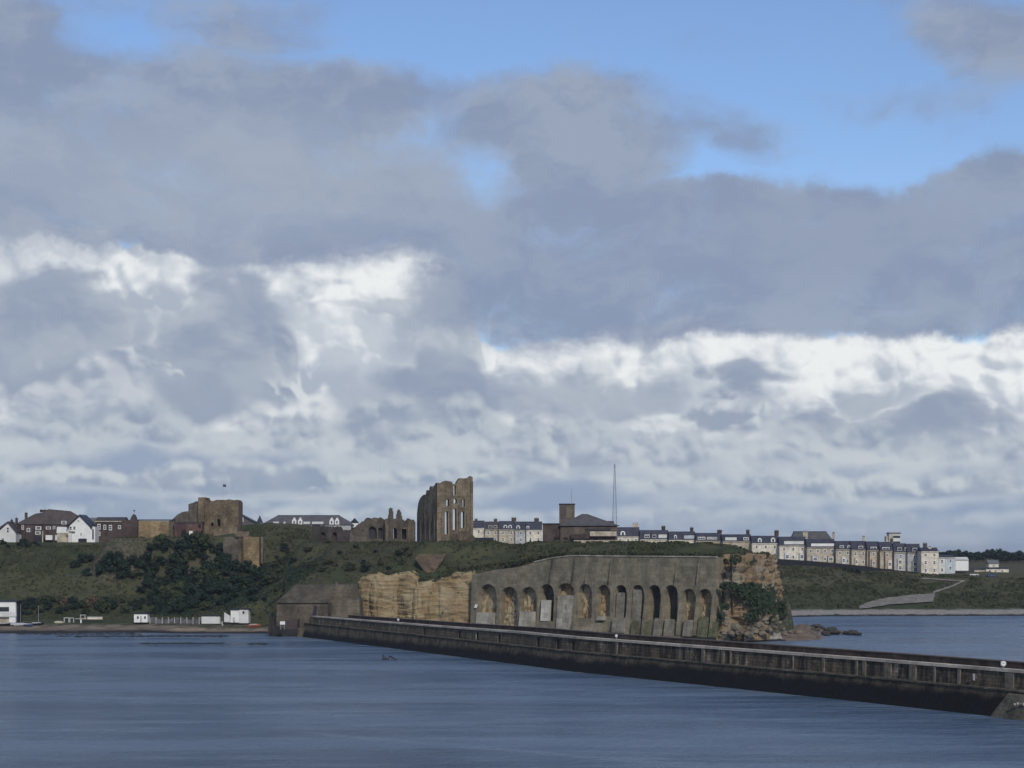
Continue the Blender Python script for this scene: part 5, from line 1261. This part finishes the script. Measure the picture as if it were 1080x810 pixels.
# ================================================================== trees, bushes, scrub
def crown_mesh(seed, mat, n=13, w=1.0, h=.8, leaves=42, ls=.10):
    """unit crown (about 1 wide, h high, base at z=0) of ragged leaf clumps spread through its volume"""
    rs = random.Random(seed); g = MB(); cl = []
    for i in range(n):
        a = rs.uniform(0, 2*math.pi); r = rs.uniform(.05, .36)*w; z = rs.uniform(.18, .82)*h
        r *= math.sqrt(max(.15, 1-((z/h-.42)/.62)**2))
        cl.append((Vector((math.cos(a)*r, math.sin(a)*r, z)), rs.uniform(.12, .2)*w))
    for c_, r in cl:
        for k_ in range(leaves):
            d = Vector((rs.gauss(0, 1), rs.gauss(0, 1), rs.gauss(0, .9))).normalized(); p0 = c_+d*r*rs.uniform(.55, 1.12)
            nn = (d+Vector((rs.uniform(-.7, .7), rs.uniform(-.7, .7), rs.uniform(-.4, .9)))).normalized(); u = nn.orthogonal().normalized(); v_ = nn.cross(u)
            t_ = rs.uniform(0, 6.28); u, v_ = u*math.cos(t_)+v_*math.sin(t_), v_*math.cos(t_)-u*math.sin(t_); s_ = ls*rs.uniform(.5, 1.1)
            if p0.z < .02: p0.z = .02
            g.poly([p0-u*s_*.6, p0+v_*s_*.45, p0+u*s_*.7, p0-v_*s_*.5])
        g.ball(c_, r*.62, 0, 6, 4)
    return mesh_of(g, mat)
def trunk_mesh(seed, h=.5):
    rs = random.Random(seed); g = MB(); p0 = Vector((0, 0, -.15)); 
    g.tube(p0, (0.01, 0, h*.6), .035, .022, 7)
    for i in range(4):
        a = i*1.6+rs.random(); g.tube((0, 0, h*(.25+.1*i)), (math.cos(a)*.22, math.sin(a)*.22, h*(.7+.1*i)), .016, .006, 5)
    return mesh_of(g, M_bark)
CR = {}
for nm_, mt in (('d', M_leafd), ('m', M_leafm), ('s', M_leafs)):
    CR[nm_] = [crown_mesh(100+i*7+ord(nm_), mt, n=11+i*2, w=1.0, h=.62+.08*i) for i in range(4)]
TR = [trunk_mesh(i) for i in range(3)]
def plant(name, kind, loc, w_, hs, label, cat, group, rs):
    t = thing(name, label, cat, loc, rs.uniform(0, 6.28), group)
    o_ = inst('crown', rs.choice(CR[kind]), t, (0, 0, .02*w_ if name == 'bush' else .22*w_), (w_*rs.uniform(.9, 1.15), w_*rs.uniform(.9, 1.15), w_*hs))
    inst('trunk', rs.choice(TR), t, (0, 0, 0), (w_*.9, w_*.9, w_*hs))
    return t
rs = random.Random(77)
def fill(poly_pts, n, w0, w1, kind, hs, name, label, cat, group, minsep=.5):
    xs_ = [p[0] for p in poly_pts]; ys_ = [p[1] for p in poly_pts]; got = []; tries = 0
    while len(got) < n and tries < n*60:
        tries += 1; x_, y_ = rs.uniform(min(xs_), max(xs_)), rs.uniform(min(ys_), max(ys_)); c_ = False
        for i in range(len(poly_pts)):
            (x0, y0), (x1, y1) = poly_pts[i-1], poly_pts[i]
            if (y0 > y_) != (y1 > y_) and x_ < (x1-x0)*(y_-y0)/(y1-y0)+x0: c_ = not c_
        if not c_: continue
        w_ = rs.uniform(w0, w1)
        if any(math.hypot(x_-a, (y_-b_)*1.5) < minsep*(w_+c2)*1.4 for a, b_, c2 in got): continue
        q_ = hit(x_, y_+1, 620, 900); got.append((x_, y_, w_)); plant(name, kind if isinstance(kind, str) else rs.choice(kind), q_, w_, hs*rs.uniform(.85, 1.2), label, cat, group, rs)
    return got
G1 = 'dark bushes in the thicket below the castle'
fill([(118, 600), (150, 583), (172, 576), (196, 581), (222, 578), (236, 590), (240, 615), (222, 640), (175, 640), (140, 625)], 52, 5.5, 10.5, ('d', 'd', 'd', 'd', 'm'), .85, 'bush', 'leafy bush in the dense dark thicket on the slope below the castle', 'bush', G1, .36)
G2 = 'dark bushes right of the thicket'
fill([(226, 604), (250, 592), (266, 590), (276, 600), (262, 625), (230, 640), (205, 635)], 20, 5.5, 9, 'd', .85, 'bush', 'dark bush below the buttressed wall fragment', 'bush', G2, .4)
G3 = 'dark bushes of the small clump on the left slope'
fill([(78, 598), (92, 588), (112, 592), (120, 604), (108, 610), (86, 608)], 8, 4, 6.5, 'd', .8, 'bush', 'dark bush of the small clump on the left slope', 'bush', G3, .5)
G4 = 'green bushes along the foot of the left slope'
fill([(20, 640), (28, 632), (90, 632), (150, 636), (200, 640), (232, 640), (236, 646), (120, 648), (24, 648)], 40, 3, 6, ('m', 'd', 'd'), .75, 'bush', 'low green bush along the foot of the slope behind the beach', 'bush', G4, .5)
G5 = 'bushes on the slope above the battery'
fill([(262, 600), (300, 590), (318, 600), (290, 632), (268, 640)], 14, 3, 6.5, ('d', 's'), .7, 'bush', 'dark bush on the slope left of the battery roof', 'bush', G5, .5)
G6 = 'low shrubs scattered over the scrub between the thicket and the priory'
fill([(285, 575), (330, 570), (400, 574), (440, 578), (436, 598), (380, 605), (330, 608), (290, 600)], 26, 2.5, 5, ('s', 's', 'd'), .55, 'bush', 'low grey green shrub on the scrubby slope left of the masonry triangle', 'bush', G6, .5)
G7 = 'low shrubs on the bay slope below the terrace'
fill([(888, 595), (905, 598), (912, 606), (892, 604)], 5, 3, 5.5, 'd', .6, 'bush', 'dark shrub on the bay slope just below the terrace road wall', 'bush', G7, .45)
G8 = 'hedge shrubs in front of the left houses'
fill([(2, 572), (30, 573), (44, 576), (20, 578), (2, 577)], 7, 3, 4.5, 'd', .7, 'bush', 'dark hedge shrub in front of the houses at the left edge', 'bush', G8, .4)
# brown dead shrubs at the foot
for px, py, w_ in ((68, 641, 4.5), (97, 642, 6.5)):
    t = thing('dead_shrub', 'pale brown dead shrub at the foot of the slope, %s of two' % ('smaller left one' if px < 80 else 'larger right one'), 'shrub', hit(px, py, 640, 800), 0)
    inst('crown', shared('deadc', lambda: crown_mesh(9, foliage('dead_leaves', (.11, .075, .05), (.14, .10, .07), (.08, .055, .04)), 9, ls=.07)), t, (0, 0, 0), (w_, w_, w_*1.1)); inst('trunk', TR[0], t, (0, 0, 0), (w_,)*3)
# far skyline trees at the right edge
g = MB()
G9 = 'trees on the far skyline at the right edge'
for i in range(44):
    px = 985+i*2.6+rs.uniform(-1.5, 1.5); y_ = rs.uniform(1180, 1320)
    top = float(np.interp(px, [985, 1005, 1015, 1022, 1032, 1040, 1044, 1056, 1062, 1100], [579.5, 578.5, 579.5, 582, 582, 580, 577.5, 577.5, 581, 582]))+rs.uniform(-.3, .8)
    w_ = rs.uniform(9, 15); gz = ground(X(px, y_), y_); h_ = max(4, Z(top, y_)-gz)
    t = thing('tree', 'dark broadleaf tree in the wood on the far skyline at the right edge', 'tree', (X(px, y_), y_, gz), rs.uniform(0, 6), G9)
    inst('crown', rs.choice(CR['d']), t, (0, 0, h_*.12), (w_, w_, h_*1.08)); inst('trunk', TR[i % 3], t, (0, 0, 0), (w_*.6, w_*.6, h_))
# bushes behind terrace foot
# ground scrub : uncountable tufts
def tufts(name, n, x0, x1, y0, y1, s0, s1, mat, label, seed, cond):
    r_ = np.random.RandomState(seed); x_ = r_.uniform(x0, x1, n); y_ = r_.uniform(y0, y1, n)
    ci = np.clip(np.searchsorted(GX, x_)-1, 0, nX-2); cj = np.clip(np.searchsorted(GY, y_)-1, 0, nY-2)
    a = (x_-GX[ci])/(GX[ci+1]-GX[ci]); b_ = (y_-GY[cj])/(GY[cj+1]-GY[cj])
    z_ = (gh[cj, ci]*(1-a)+gh[cj, ci+1]*a)*(1-b_)+(gh[cj+1, ci]*(1-a)+gh[cj+1, ci+1]*a)*b_
    dens = vnoise(x_, y_, 16, seed)+vnoise(x_, y_, 5, seed+1)*.6
    ok = (z_ > 2.9) & cond(x_, y_, z_) & (dens > r_.uniform(-.6, .35, n)); x_, y_, z_ = x_[ok], y_[ok], z_[ok]; n = len(x_)
    V_, F_ = [], []; K = 5
    for k_ in range(K):
        th = r_.uniform(0, 2*np.pi, n); s_ = r_.uniform(s0, s1, n)*np.clip(1+vnoise(x_, y_, 9, 70)*1.2, .5, 1.6); ox, oy = r_.uniform(-.5, .5, n)*s_, r_.uniform(-.5, .5, n)*s_
        cx, sx_ = np.cos(th)*s_*.55, np.sin(th)*s_*.55; lean = r_.uniform(-.4, .4, n)*s_
        zz_ = z_+vnoise(x_, y_, 3, 71)*.2
        q_ = [np.stack([x_+ox-cx, y_+oy-sx_, zz_-.25], 1), np.stack([x_+ox+cx, y_+oy+sx_, zz_-.25], 1), np.stack([x_+ox+cx*.6+lean, y_+oy+sx_*.6, zz_+s_*.5], 1), np.stack([x_+ox-cx*.5+lean, y_+oy-sx_*.5, zz_+s_*.62], 1)]
        V_.append(np.stack(q_, 1).reshape(-1, 3))
    V_ = np.concatenate(V_); F_ = np.arange(len(V_)).reshape(-1, 4)
    me = bpy.data.meshes.new(name); me.from_pydata(V_.tolist(), [], F_.tolist()); me.update(); me.materials.append(mat)
    o = bpy.data.objects.new(name, me); COL.objects.link(o); return tag(o, label, 'ground cover', kind='stuff')
tufts('grass', 26000, -215, 92, 600, 775, .35, 1.1, M_leafs, 'rough grass and scrub over the headland slopes', 3, lambda x_, y_, z_: np.ones(x_.shape, bool))
tufts('undergrowth', 9000, -165, -70, 650, 735, .6, 1.4, M_leafd, 'dark undergrowth on the slope below the castle', 9, lambda x_, y_, z_: (z_ > 4) & (z_ < 25) & (vnoise(x_, y_, 30, 44) > -.12))
def off_path(x_, y_, z_):
    px = 540+x_/y_*F; py = HZ+(CAMH-z_)/y_*F
    tp = np.interp(px, [904, 914, 940, 970, 984, 1004, 1020], [641, 636.5, 630.5, 627.2, 623.8, 617, 611]); bt_ = np.interp(px, [904, 914, 955, 986, 990, 1004, 1020], [645, 644.5, 640, 638, 627, 622, 615])
    return ((px > 903) & (px < 1021) & (py > tp) & (py < bt_+1.5)) | ((px > 968) & (px < 1022) & (py > 609.5) & (py < 615.5))
tufts('bay_grass', 9000, 95, 280, 826, 905, .4, 1.2, M_leafs, 'rough grass on the bay slope below the terrace', 5, lambda x_, y_, z_: ~off_path(x_, y_, z_))
# ivy and scrub hanging on the pale cliff
rv = random.Random(5); g = MB()
for cx, cy, rx, ry, n in ((820, 645, 10, 12, 260), (788, 626, 8, 10, 200), (802, 634, 11, 14, 380), (812, 632, 8, 15, 200), (768, 618, 10, 4, 110), (778, 622, 9, 6, 120), (761, 652, 3, 5, 40), (776, 590, 6, 5, 70), (792, 650, 9, 4, 70), (795, 620, 10, 5, 100), (764, 640, 5, 4, 40)):
    for i in range(n):
        a = rv.uniform(0, 6.28); r_ = math.sqrt(rv.random()); px, py = cx+math.cos(a)*r_*rx, cy+math.sin(a)*r_*ry
        yy_ = float(np.interp(px, [757, 770, 785, 802, 812, 820], [572, 568.5, 569.5, 572.5, 578, 590]))-rv.uniform(.2, 2.4); c_ = at(px, py, yy_)
        if c_.z < .8: continue
        u = Vector((rv.gauss(0, 1), rv.gauss(0, .6), rv.gauss(0, 1))).normalized(); v_ = u.cross(Vector((rv.gauss(0, .4), -1, rv.gauss(0, .6)))).normalized(); s_ = rv.uniform(.25, .75)
        g.poly([c_-u*s_, c_+v_*s_*.8, c_+u*s_, c_-v_*s_*.8])
tag(g.build('ivy', M_leafi), 'dark green ivy and scrub hanging on the pale cliff at the headland tip', 'ivy', kind='stuff')
# overhanging scrub along the cliff and wall top
g = MB()
for i in range(3400):
    px = rv.uniform(376, 812); yb_ = float(np.interp(px, [376, 420, 455, 497, 560, 640, 757, 812], [650, 646, 644, 642, 633, 608, 578, 585]))
    py = float(np.interp(px, [376, 385, 400, 425, 437, 452, 470, 480, 497, 520, 545, 562, 580, 600, 757, 812], [624, 616, 606, 604, 606, 615, 608, 602, 600, 597, 594, 590, 587, 585, 586, 585.5]))
    c_ = at(px, py+rv.uniform(-3.5, .8), yb_+rv.uniform(-.6, 3)); u = Vector((rv.gauss(0, 1), rv.gauss(0, 1), rv.gauss(0, .8))).normalized(); v_ = u.orthogonal().normalized(); s_ = rv.uniform(.2, .6)
    g.poly([c_-u*s_, c_+v_*s_*.7, c_+u*s_, c_-v_*s_*.7])
tag(g.build('cliff_top_scrub', M_leafs), 'dark scrub along the top edge of the cliff and arched wall', 'ground cover', kind='stuff')

# ================================================================== rocks
M_rubble = plain('tan_rubble', (.17, .145, .11), .95, .5, .7)
def rock_mesh(seed):
    rs_ = random.Random(seed); g = MB(); g.ball((0, 0, .2), 1.0, 0, 9, 6, .6)
    off = Vector((seed*3.1, 1, 2)); g.v = [tuple(Vector(v)*(1+.45*mnoise.noise(Vector(v)*1.3+off)+.15*mnoise.noise(Vector(v)*4+off))) for v in g.v]
    return mesh_of(g, plain('dark_rock', (.055, .048, .042), .9, .4, .9))
RK = [rock_mesh(i) for i in range(4)]; RKT = [rock_mesh(i+9) for i in range(4)]
for me_ in RKT: me_.materials[0] = M_rubble
rk = [(850, 659), (856, 661), (861, 660.5), (866, 663), (872, 664), (877, 663.5), (880, 667), (871, 668), (858, 665), (846, 668), (838, 669.5), (832, 666), (900, 667.5), (906, 668.3), (893, 667), (824, 655), (820, 663), (787, 667), (780, 670), (768, 668), (797, 670), (810, 671)]
rk2 = [(772, 664), (780, 662), (789, 665), (796, 661), (803, 664), (811, 660), (818, 657), (826, 659), (833, 662), (800, 655), (808, 652), (816, 650), (822, 652), (790, 658), (843, 663), (776, 657), (828, 665), (838, 667)]
for i, (px, py) in enumerate(rk2):
    y_ = float(np.interp(px, [757, 785, 802, 815, 845], [568, 566, 569, 576, 600])); gz_ = Z(py, y_); o = bpy.data.objects.new('boulder', RKT[i % 4]); COL.objects.link(o); s_ = rs.uniform(.7, 1.6); o.scale = (s_, s_, s_*1.2); o.location = (X(px, y_), y_, max(.3, gz_-1.6)); o.rotation_euler = (0, 0, rs.uniform(0, 6))
    tag(o, 'pale fallen block in the rubble at the foot of the headland cliff', 'rock', 'fallen blocks under the headland tip')
for i, (px, py) in enumerate(rk):
    y_ = dep(py, .7); o = bpy.data.objects.new('boulder', RK[i % 4]); COL.objects.link(o); s_ = rs.uniform(.8, 1.9); o.scale = (s_*1.3, s_, s_*.8); o.location = (X(px, y_), y_, .45); o.rotation_euler = (0, 0, rs.uniform(0, 6))
    far = px > 885
    tag(o, 'dark wave washed rock standing clear of the shelf at its seaward end' if far else ('dark boulder lying on the brown rock shelf' if px > 815 else 'dark boulder at the foot of the pale cliff behind the pier'), 'rock', 'rocks off the shelf end' if far else ('boulders on the rock shelf' if px > 815 else 'boulders under the pale cliff'))
g = MB()
for i in range(60):
    a = rv.uniform(0, 6.28); r_ = rv.random(); g.ball((X(902, 630)+math.cos(a)*r_*2.4, 627+math.sin(a)*r_*1.3, .05), rv.uniform(.1, .3), 0, 5, 4, .5)
tag(g.build('surf_foam', M_white), 'white surf breaking on the last rocks', 'foam', kind='stuff')

# ================================================================== beach side
# seaweed lines and dark wet edge, lying in the shallows
def drape(name, rows, mat, dz=.05, n=3, label=None, y0=600, y1=1000):
    K_ = 5; rows = [tuple(r0[q_]+(r1[q_]-r0[q_])*k_/K_ for q_ in range(3)) for r0, r1 in zip(rows[:-1], rows[1:]) for k_ in range(K_)]+[rows[-1]]
    """rows of picture points (px, top, bottom) laid on the ground"""
    g = MB(); P_ = []
    for px, a, b_ in rows: P_.append([hit(px, a+(b_-a)*i/n, y0, y1)+Vector((0, 0, dz)) for i in range(n+1)])
    for i in range(len(P_)-1):
        for j in range(n): g.poly([P_[i][j+1], P_[i+1][j+1], P_[i+1][j], P_[i][j]])
    o = g.build(name, mat); return tag(o, label, kind='structure')
M_path = plain('pale_path', (.20, .185, .16), .95, .3, .4)
rows = []
for px, a, b_ in ((906, 641, 643.5), (914, 637.5, 643), (925, 634, 641), (940, 631.5, 639), (955, 629.5, 638), (970, 628.3, 637), (984, 627.4, 636), (986, 626.2, 630)): rows.append((px, a, b_))
drape('path', rows, M_path, .6, 6, 'pale sloping ramp up from the bay', 806)
drape('path', [(984, 624.8, 627.2), (994, 621.8, 624), (1004, 618.5, 620.5), (1012, 615, 616.8), (1018, 612.5, 614)], M_path, .45, 2, 'pale path climbing the bay slope', 806)
drape('path', [(972, 610.5, 612), (985, 611.2, 612.4), (1000, 612.2, 613.4), (1018, 613, 614.2)], M_path, .4, 2, 'pale path along the top of the bay slope', 806)
t = thing('sea_wall', 'long low pale sea wall along the far bay beach at the right', 'wall', (0, 0, 0))
g = MB(); sw_ = [(x_, 641.6+.3*math.sin(x_*.07)) for x_ in range(834, 1130, 12)]
for (a, b_), (c_, d_) in zip(sw_[:-1], sw_[1:]):
    if 905 < a < 920: continue
    y_ = 835; p0, p1 = at(a, b_, y_), at(c_, d_, y_); g.box(p0.x, p1.x, y_, y_+1.2, .5, p0.z+(.3 if a % 36 else -.1))
g.build('wall_body', masonry('sea_wall_stone', (.19, .175, .15), (.26, .24, .21), (.12, .11, .095), course=.7), t)

Y0 = 668
def bx(px0, px1, pt, pb, y, d, mat, name, par, o=(0, 0, 0), tp=0.0):
    return MB().box(X(px0, y)-o[0], X(px1, y)-o[0], y-o[1], y+d-o[1], Z(pb, y)-o[2], Z(pt, y)-o[2], taper=tp).build(name, mat, par)
def T(name, label, cat, px, py, y, group=None):
    o = (X(px, y), y, Z(py, y)); return thing(name, label, cat, o, 0, group), o
t, o = T('clubhouse', 'white flat roofed clubhouse with a dark window band on the beach at the left edge', 'building', 5, 658, 660)
bx(-60, 16.5, 634.5, 650.8, 660, 7, M_white, 'upper_wall', t, o); bx(-60, 9.5, 651, 659, 661, 6, M_tan, 'lower_wall', t, o); bx(9.6, 16.5, 650.9, 656.5, 660.2, 6, M_white, 'stair_wall', t, o)
bx(-60, 19, 633.4, 634.4, 659.5, 8, M_dark, 'roof', t, o); bx(-60, 9.5, 640.2, 645, 659.9, .2, M_glass, 'window_band', t, o); bx(16.6, 19.2, 634.5, 656.5, 661.5, 5.5, M_dark, 'dark_side', t, o); bx(-60, 17, 645.6, 650, 659.8, .15, M_whitew, 'balcony', t, o)
for px, lb, y_ in ((21.8, 'thin pale pole just right of the white clubhouse', 664), (40.5, 'thin pale pole standing among the boats on the beach', 664)):
    t = thing('flag_post', lb, 'pole', (X(px, y_), y_, ground(X(px, y_), y_)))
    hh_ = Z(638 if px < 30 else 640, y_)-ground(X(px, y_), y_); MB().tube((0, 0, -.3), (0, 0, hh_), .12, .08, 7).build('pole', M_metal, t); MB().ball((0, 0, hh_+.1), .16).build('finial', M_metal, t)
def boat(label, px, py, L, hullm, rz, y_=None, group='boats and dinghies on the beach'):
    q_ = hit(px, py, 630, 700); t = thing('dinghy', label, 'boat', q_, rz, group)
    g = MB(); st_ = 7; ring = []
    for i in range(st_+1):
        f_ = i/st_; w_ = .85*math.sin(math.pi*(.18+.82*(1-f_)*.9))**.6 if f_ < 1 else .04; x_ = -L/2+L*f_; zt_ = .75+.25*f_*f_
        ring.append([(x_, -w_, zt_), (x_, -w_*.7, .2+.15*f_), (x_, 0, .05+.3*f_**3), (x_, w_*.7, .2+.15*f_), (x_, w_, zt_)])
    for i in range(st_):
        for j in range(4): g.poly([ring[i][j], ring[i][j+1], ring[i+1][j+1], ring[i+1][j]])
        g.poly([ring[i][4], ring[i][0], ring[i+1][0], ring[i+1][4]])
    g.poly(ring[0]); g.build('hull', hullm, t)
    g = MB().hexa([(-L*.4, -.6, .78), (L*.3, -.45, .84), (L*.3, .45, .84), (-L*.4, .6, .78)], [(-L*.36, -.15, 1.05), (L*.25, -.1, 1.1), (L*.25, .1, 1.1), (-L*.36, .15, 1.05)]); g.build('cover', M_grey if hullm is M_dark else plain('grey_cover', (.36, .38, .42), .7, .2), t)
    return t
boat('grey covered dinghy nearest the left edge of the beach', 4, 660.5, 4.5, M_dark, R(5)); boat('long white dinghy beside the clubhouse on the beach', 13, 660, 5.0, M_whitew, R(-8)); boat('white dinghy with a grey cover right of the clubhouse', 21.5, 660.5, 4.2, M_whitew, R(12)); boat('small blue and white dinghy beside the second pole', 30, 661, 3.6, M_blue, R(-20)); boat('dark blue dinghy lying at the foot of the second pole', 39, 660, 4.8, M_dark, R(3))
def frame_(px0, px1, pt, pb, y_, label, name='trailer_frame', cat='frame'):
    t, o = T(name, label, cat, (px0+px1)/2, pb, y_)
    bx(px0, px1, pt, pt+.8, y_, .4, M_grey, 'top_bar', t, o)
    for px in (px0, px1-.8): bx(px, px+.8, pt+.81, pb+.6, y_, .4, M_grey, 'leg', t, o)
    return t, o
frame_(67.3, 73, 651.2, 656, 668, 'low white frame on the grass, leftmost of the white beach frames')
frame_(73.3, 78, 651.4, 656, 668.6, 'low white frame touching the leftmost one on the beach grass')
t, o = frame_(84.5, 90, 648.2, 652, 669, 'taller white frame standing above the low rail', 'lookout_seat', 'frame'); bx(79.5, 91, 652.1, 653.0, 668.9, .4, M_grey, 'rail', t, o); bx(84.6, 86, 653.4, 657, 669, .4, M_white, 'post', t, o)
t, o = T('low_wall', 'low pale wall on the grass right of the white frames', 'wall', 98, 653, 672); bx(92, 108, 651, 653.2, 672, .6, M_cream, 'wall_body', t, o); bx(91.8, 108.2, 650.6, 650.99, 671.9, .9, M_whitew, 'coping', t, o)
t, o = T('beach_cabin', 'small white cabin with two windows standing alone on the beach edge', 'cabin', 148, 657, 664)
bx(141.3, 155.5, 647.6, 656.4, 664, 4, M_white, 'wall', t, o); bx(140.8, 156, 646.4, 647.5, 663.7, 4.7, M_dark, 'roof', t, o)
for a in (144.5, 152): bx(a, a+1.8, 650, 652.6, 663.93, .1, M_glass, 'window', t, o)
bx(147.7, 149.5, 649.5, 656.3, 663.94, .1, M_grey, 'door', t, o)
t, o = T('shipping_container', 'long low white container on the beach left of the tall white cabin', 'container', 222, 659, 663)
g = MB(); x0_, x1_ = X(212.5, 663)-o[0], X(231.8, 663)-o[0]
g.box(x0_, x1_, 0, 2.6, Z(657.8, 663)-o[2], Z(650, 663)-o[2])
for i in range(14): a = x0_+(x1_-x0_)*(i+.3)/14; g.box(a, a+.2, -.06, -.001, Z(657.4, 663)-o[2], Z(650.4, 663)-o[2])
g.build('body', M_whitew, t); bx(212, 232.2, 649.2, 649.98, 662.8, 3, M_dark, 'roof', t, o)
for a in (213.5, 229.5): bx(a, a+1.5, 657.85, 659, 663.2, 2, M_dark, 'foot', t, o)
t, o = T('site_cabin', 'tall white two storey cabin beside the orange boat on the beach', 'cabin', 252, 658, 662)
bx(243.3, 252.2, 643.2, 656.6, 662, 4.5, M_white, 'left_block', t, o); bx(252.25, 262, 643, 657.2, 661.6, 5, M_whitew, 'right_block', t, o); bx(242.6, 262.8, 642, 642.95, 661.4, 5.4, M_dark, 'roof', t, o)
bx(255.8, 257.8, 644.6, 647.4, 661.52, .1, M_glass, 'window', t, o); bx(245.5, 248, 651, 656.5, 661.93, .1, M_grey, 'door', t, o)
g = MB().hexa([(X(236, 662)-o[0], 1, Z(656, 662)-o[2]), (X(243.2, 662)-o[0], 1, Z(656.5, 662)-o[2]), (X(243.2, 662)-o[0], 2, Z(656.5, 662)-o[2]), (X(236, 662)-o[0], 2, Z(656, 662)-o[2])], [(X(236, 662)-o[0], 1, Z(646, 662)-o[2]), (X(243.2, 662)-o[0], 1, Z(650.5, 662)-o[2]), (X(243.2, 662)-o[0], 2, Z(650.5, 662)-o[2]), (X(236, 662)-o[0], 2, Z(646, 662)-o[2])]); g.build('stair', M_whitew, t)
boat('orange inflatable boat right of the tall white cabin', 268, 661.5, 4.2, M_orange, R(10))
t, o = T('groyne_post', 'grey leaning post on the sand below the white container', 'post', 235, 662, 654); MB().tube((0, 0, -.3), (-.3, 0, 2.2), .3, .2, 7).build('post', M_grey, t); MB().tube((.2, 0, .9), (-1.1, 0, 1.8), .12, .1, 6).build('brace', M_grey, t)
# line of grey fence panels
t, o = T('fence', 'uneven grey panel fence between the two white cabins on the beach', 'fence', 185, 657, 667)
g = MB(); r_ = random.Random(3); px = 157.5
while px < 211:
    w_ = r_.uniform(1.6, 3.4); g.box(X(px, 667)-o[0], X(px+w_*.92, 667)-o[0], r_.uniform(-.4, .4), .6, Z(657.8, 667)-o[2], Z(r_.uniform(651, 653.6), 667)-o[2]); px += w_
g.build('panel', plain('weathered_panels', (.14, .14, .155), .85, .45, .5), t)
for i in range(9): a = X(158+i*6.5, 667)-o[0]; MB().box(a, a+.25, -.6, -.42, -.5, 2.0).build('post', M_grey, t)
t, o = T('rowing_boat', 'small pale upturned rowing boat on the sand near the dead shrubs', 'boat', 62, 657, 660); MB().ball((0, 0, .2), 1.0, 0, 10, 6, .5).build('hull', M_tan, t).scale = (1.8, .7, 1)
# weed covered rocks awash along the beach
g = MB(); M_weed = plain('wet_weed', (.018, .018, .016), .6, .4)
for x0_, x1_, py in ((18, 150, 668.6), (150, 236, 678.5), (262, 283, 679.2), (60, 240, 671)):
    n = int((x1_-x0_)*1.6)
    for i in range(n):
        px = rv.uniform(x0_, x1_); y_ = dep(py+rv.gauss(0, .35), 0.05); s_ = rv.uniform(.3, 1.0); g.ball((X(px, y_), y_, -.02), s_, 0, 6, 4, .25)
tag(g.build('seaweed', M_weed), 'dark weed covered stones awash along the beach', 'seaweed', kind='stuff')

# ================================================================== haze
g = MB().box(-9400, 9400, -3200, 14300, -9.5, 68); hz = g.build('haze', None)
hm = bpy.data.materials.new('haze'); hm.use_nodes = True; hm.node_tree.nodes.clear(); k = NB(hm.node_tree)
vo = k.n('ShaderNodeVolumePrincipled'); vo.inputs['Color'].default_value = (.80, .88, 1.0, 1); vo.inputs['Density'].default_value = HAZE; vo.inputs['Anisotropy'].default_value = .2
oo = k.n('ShaderNodeOutputMaterial'); hm.node_tree.links.new(vo.outputs[0], oo.inputs['Volume'])
hz.data.materials.clear(); hz.data.materials.append(hm); tag(hz, 'thin sea haze', kind='stuff')
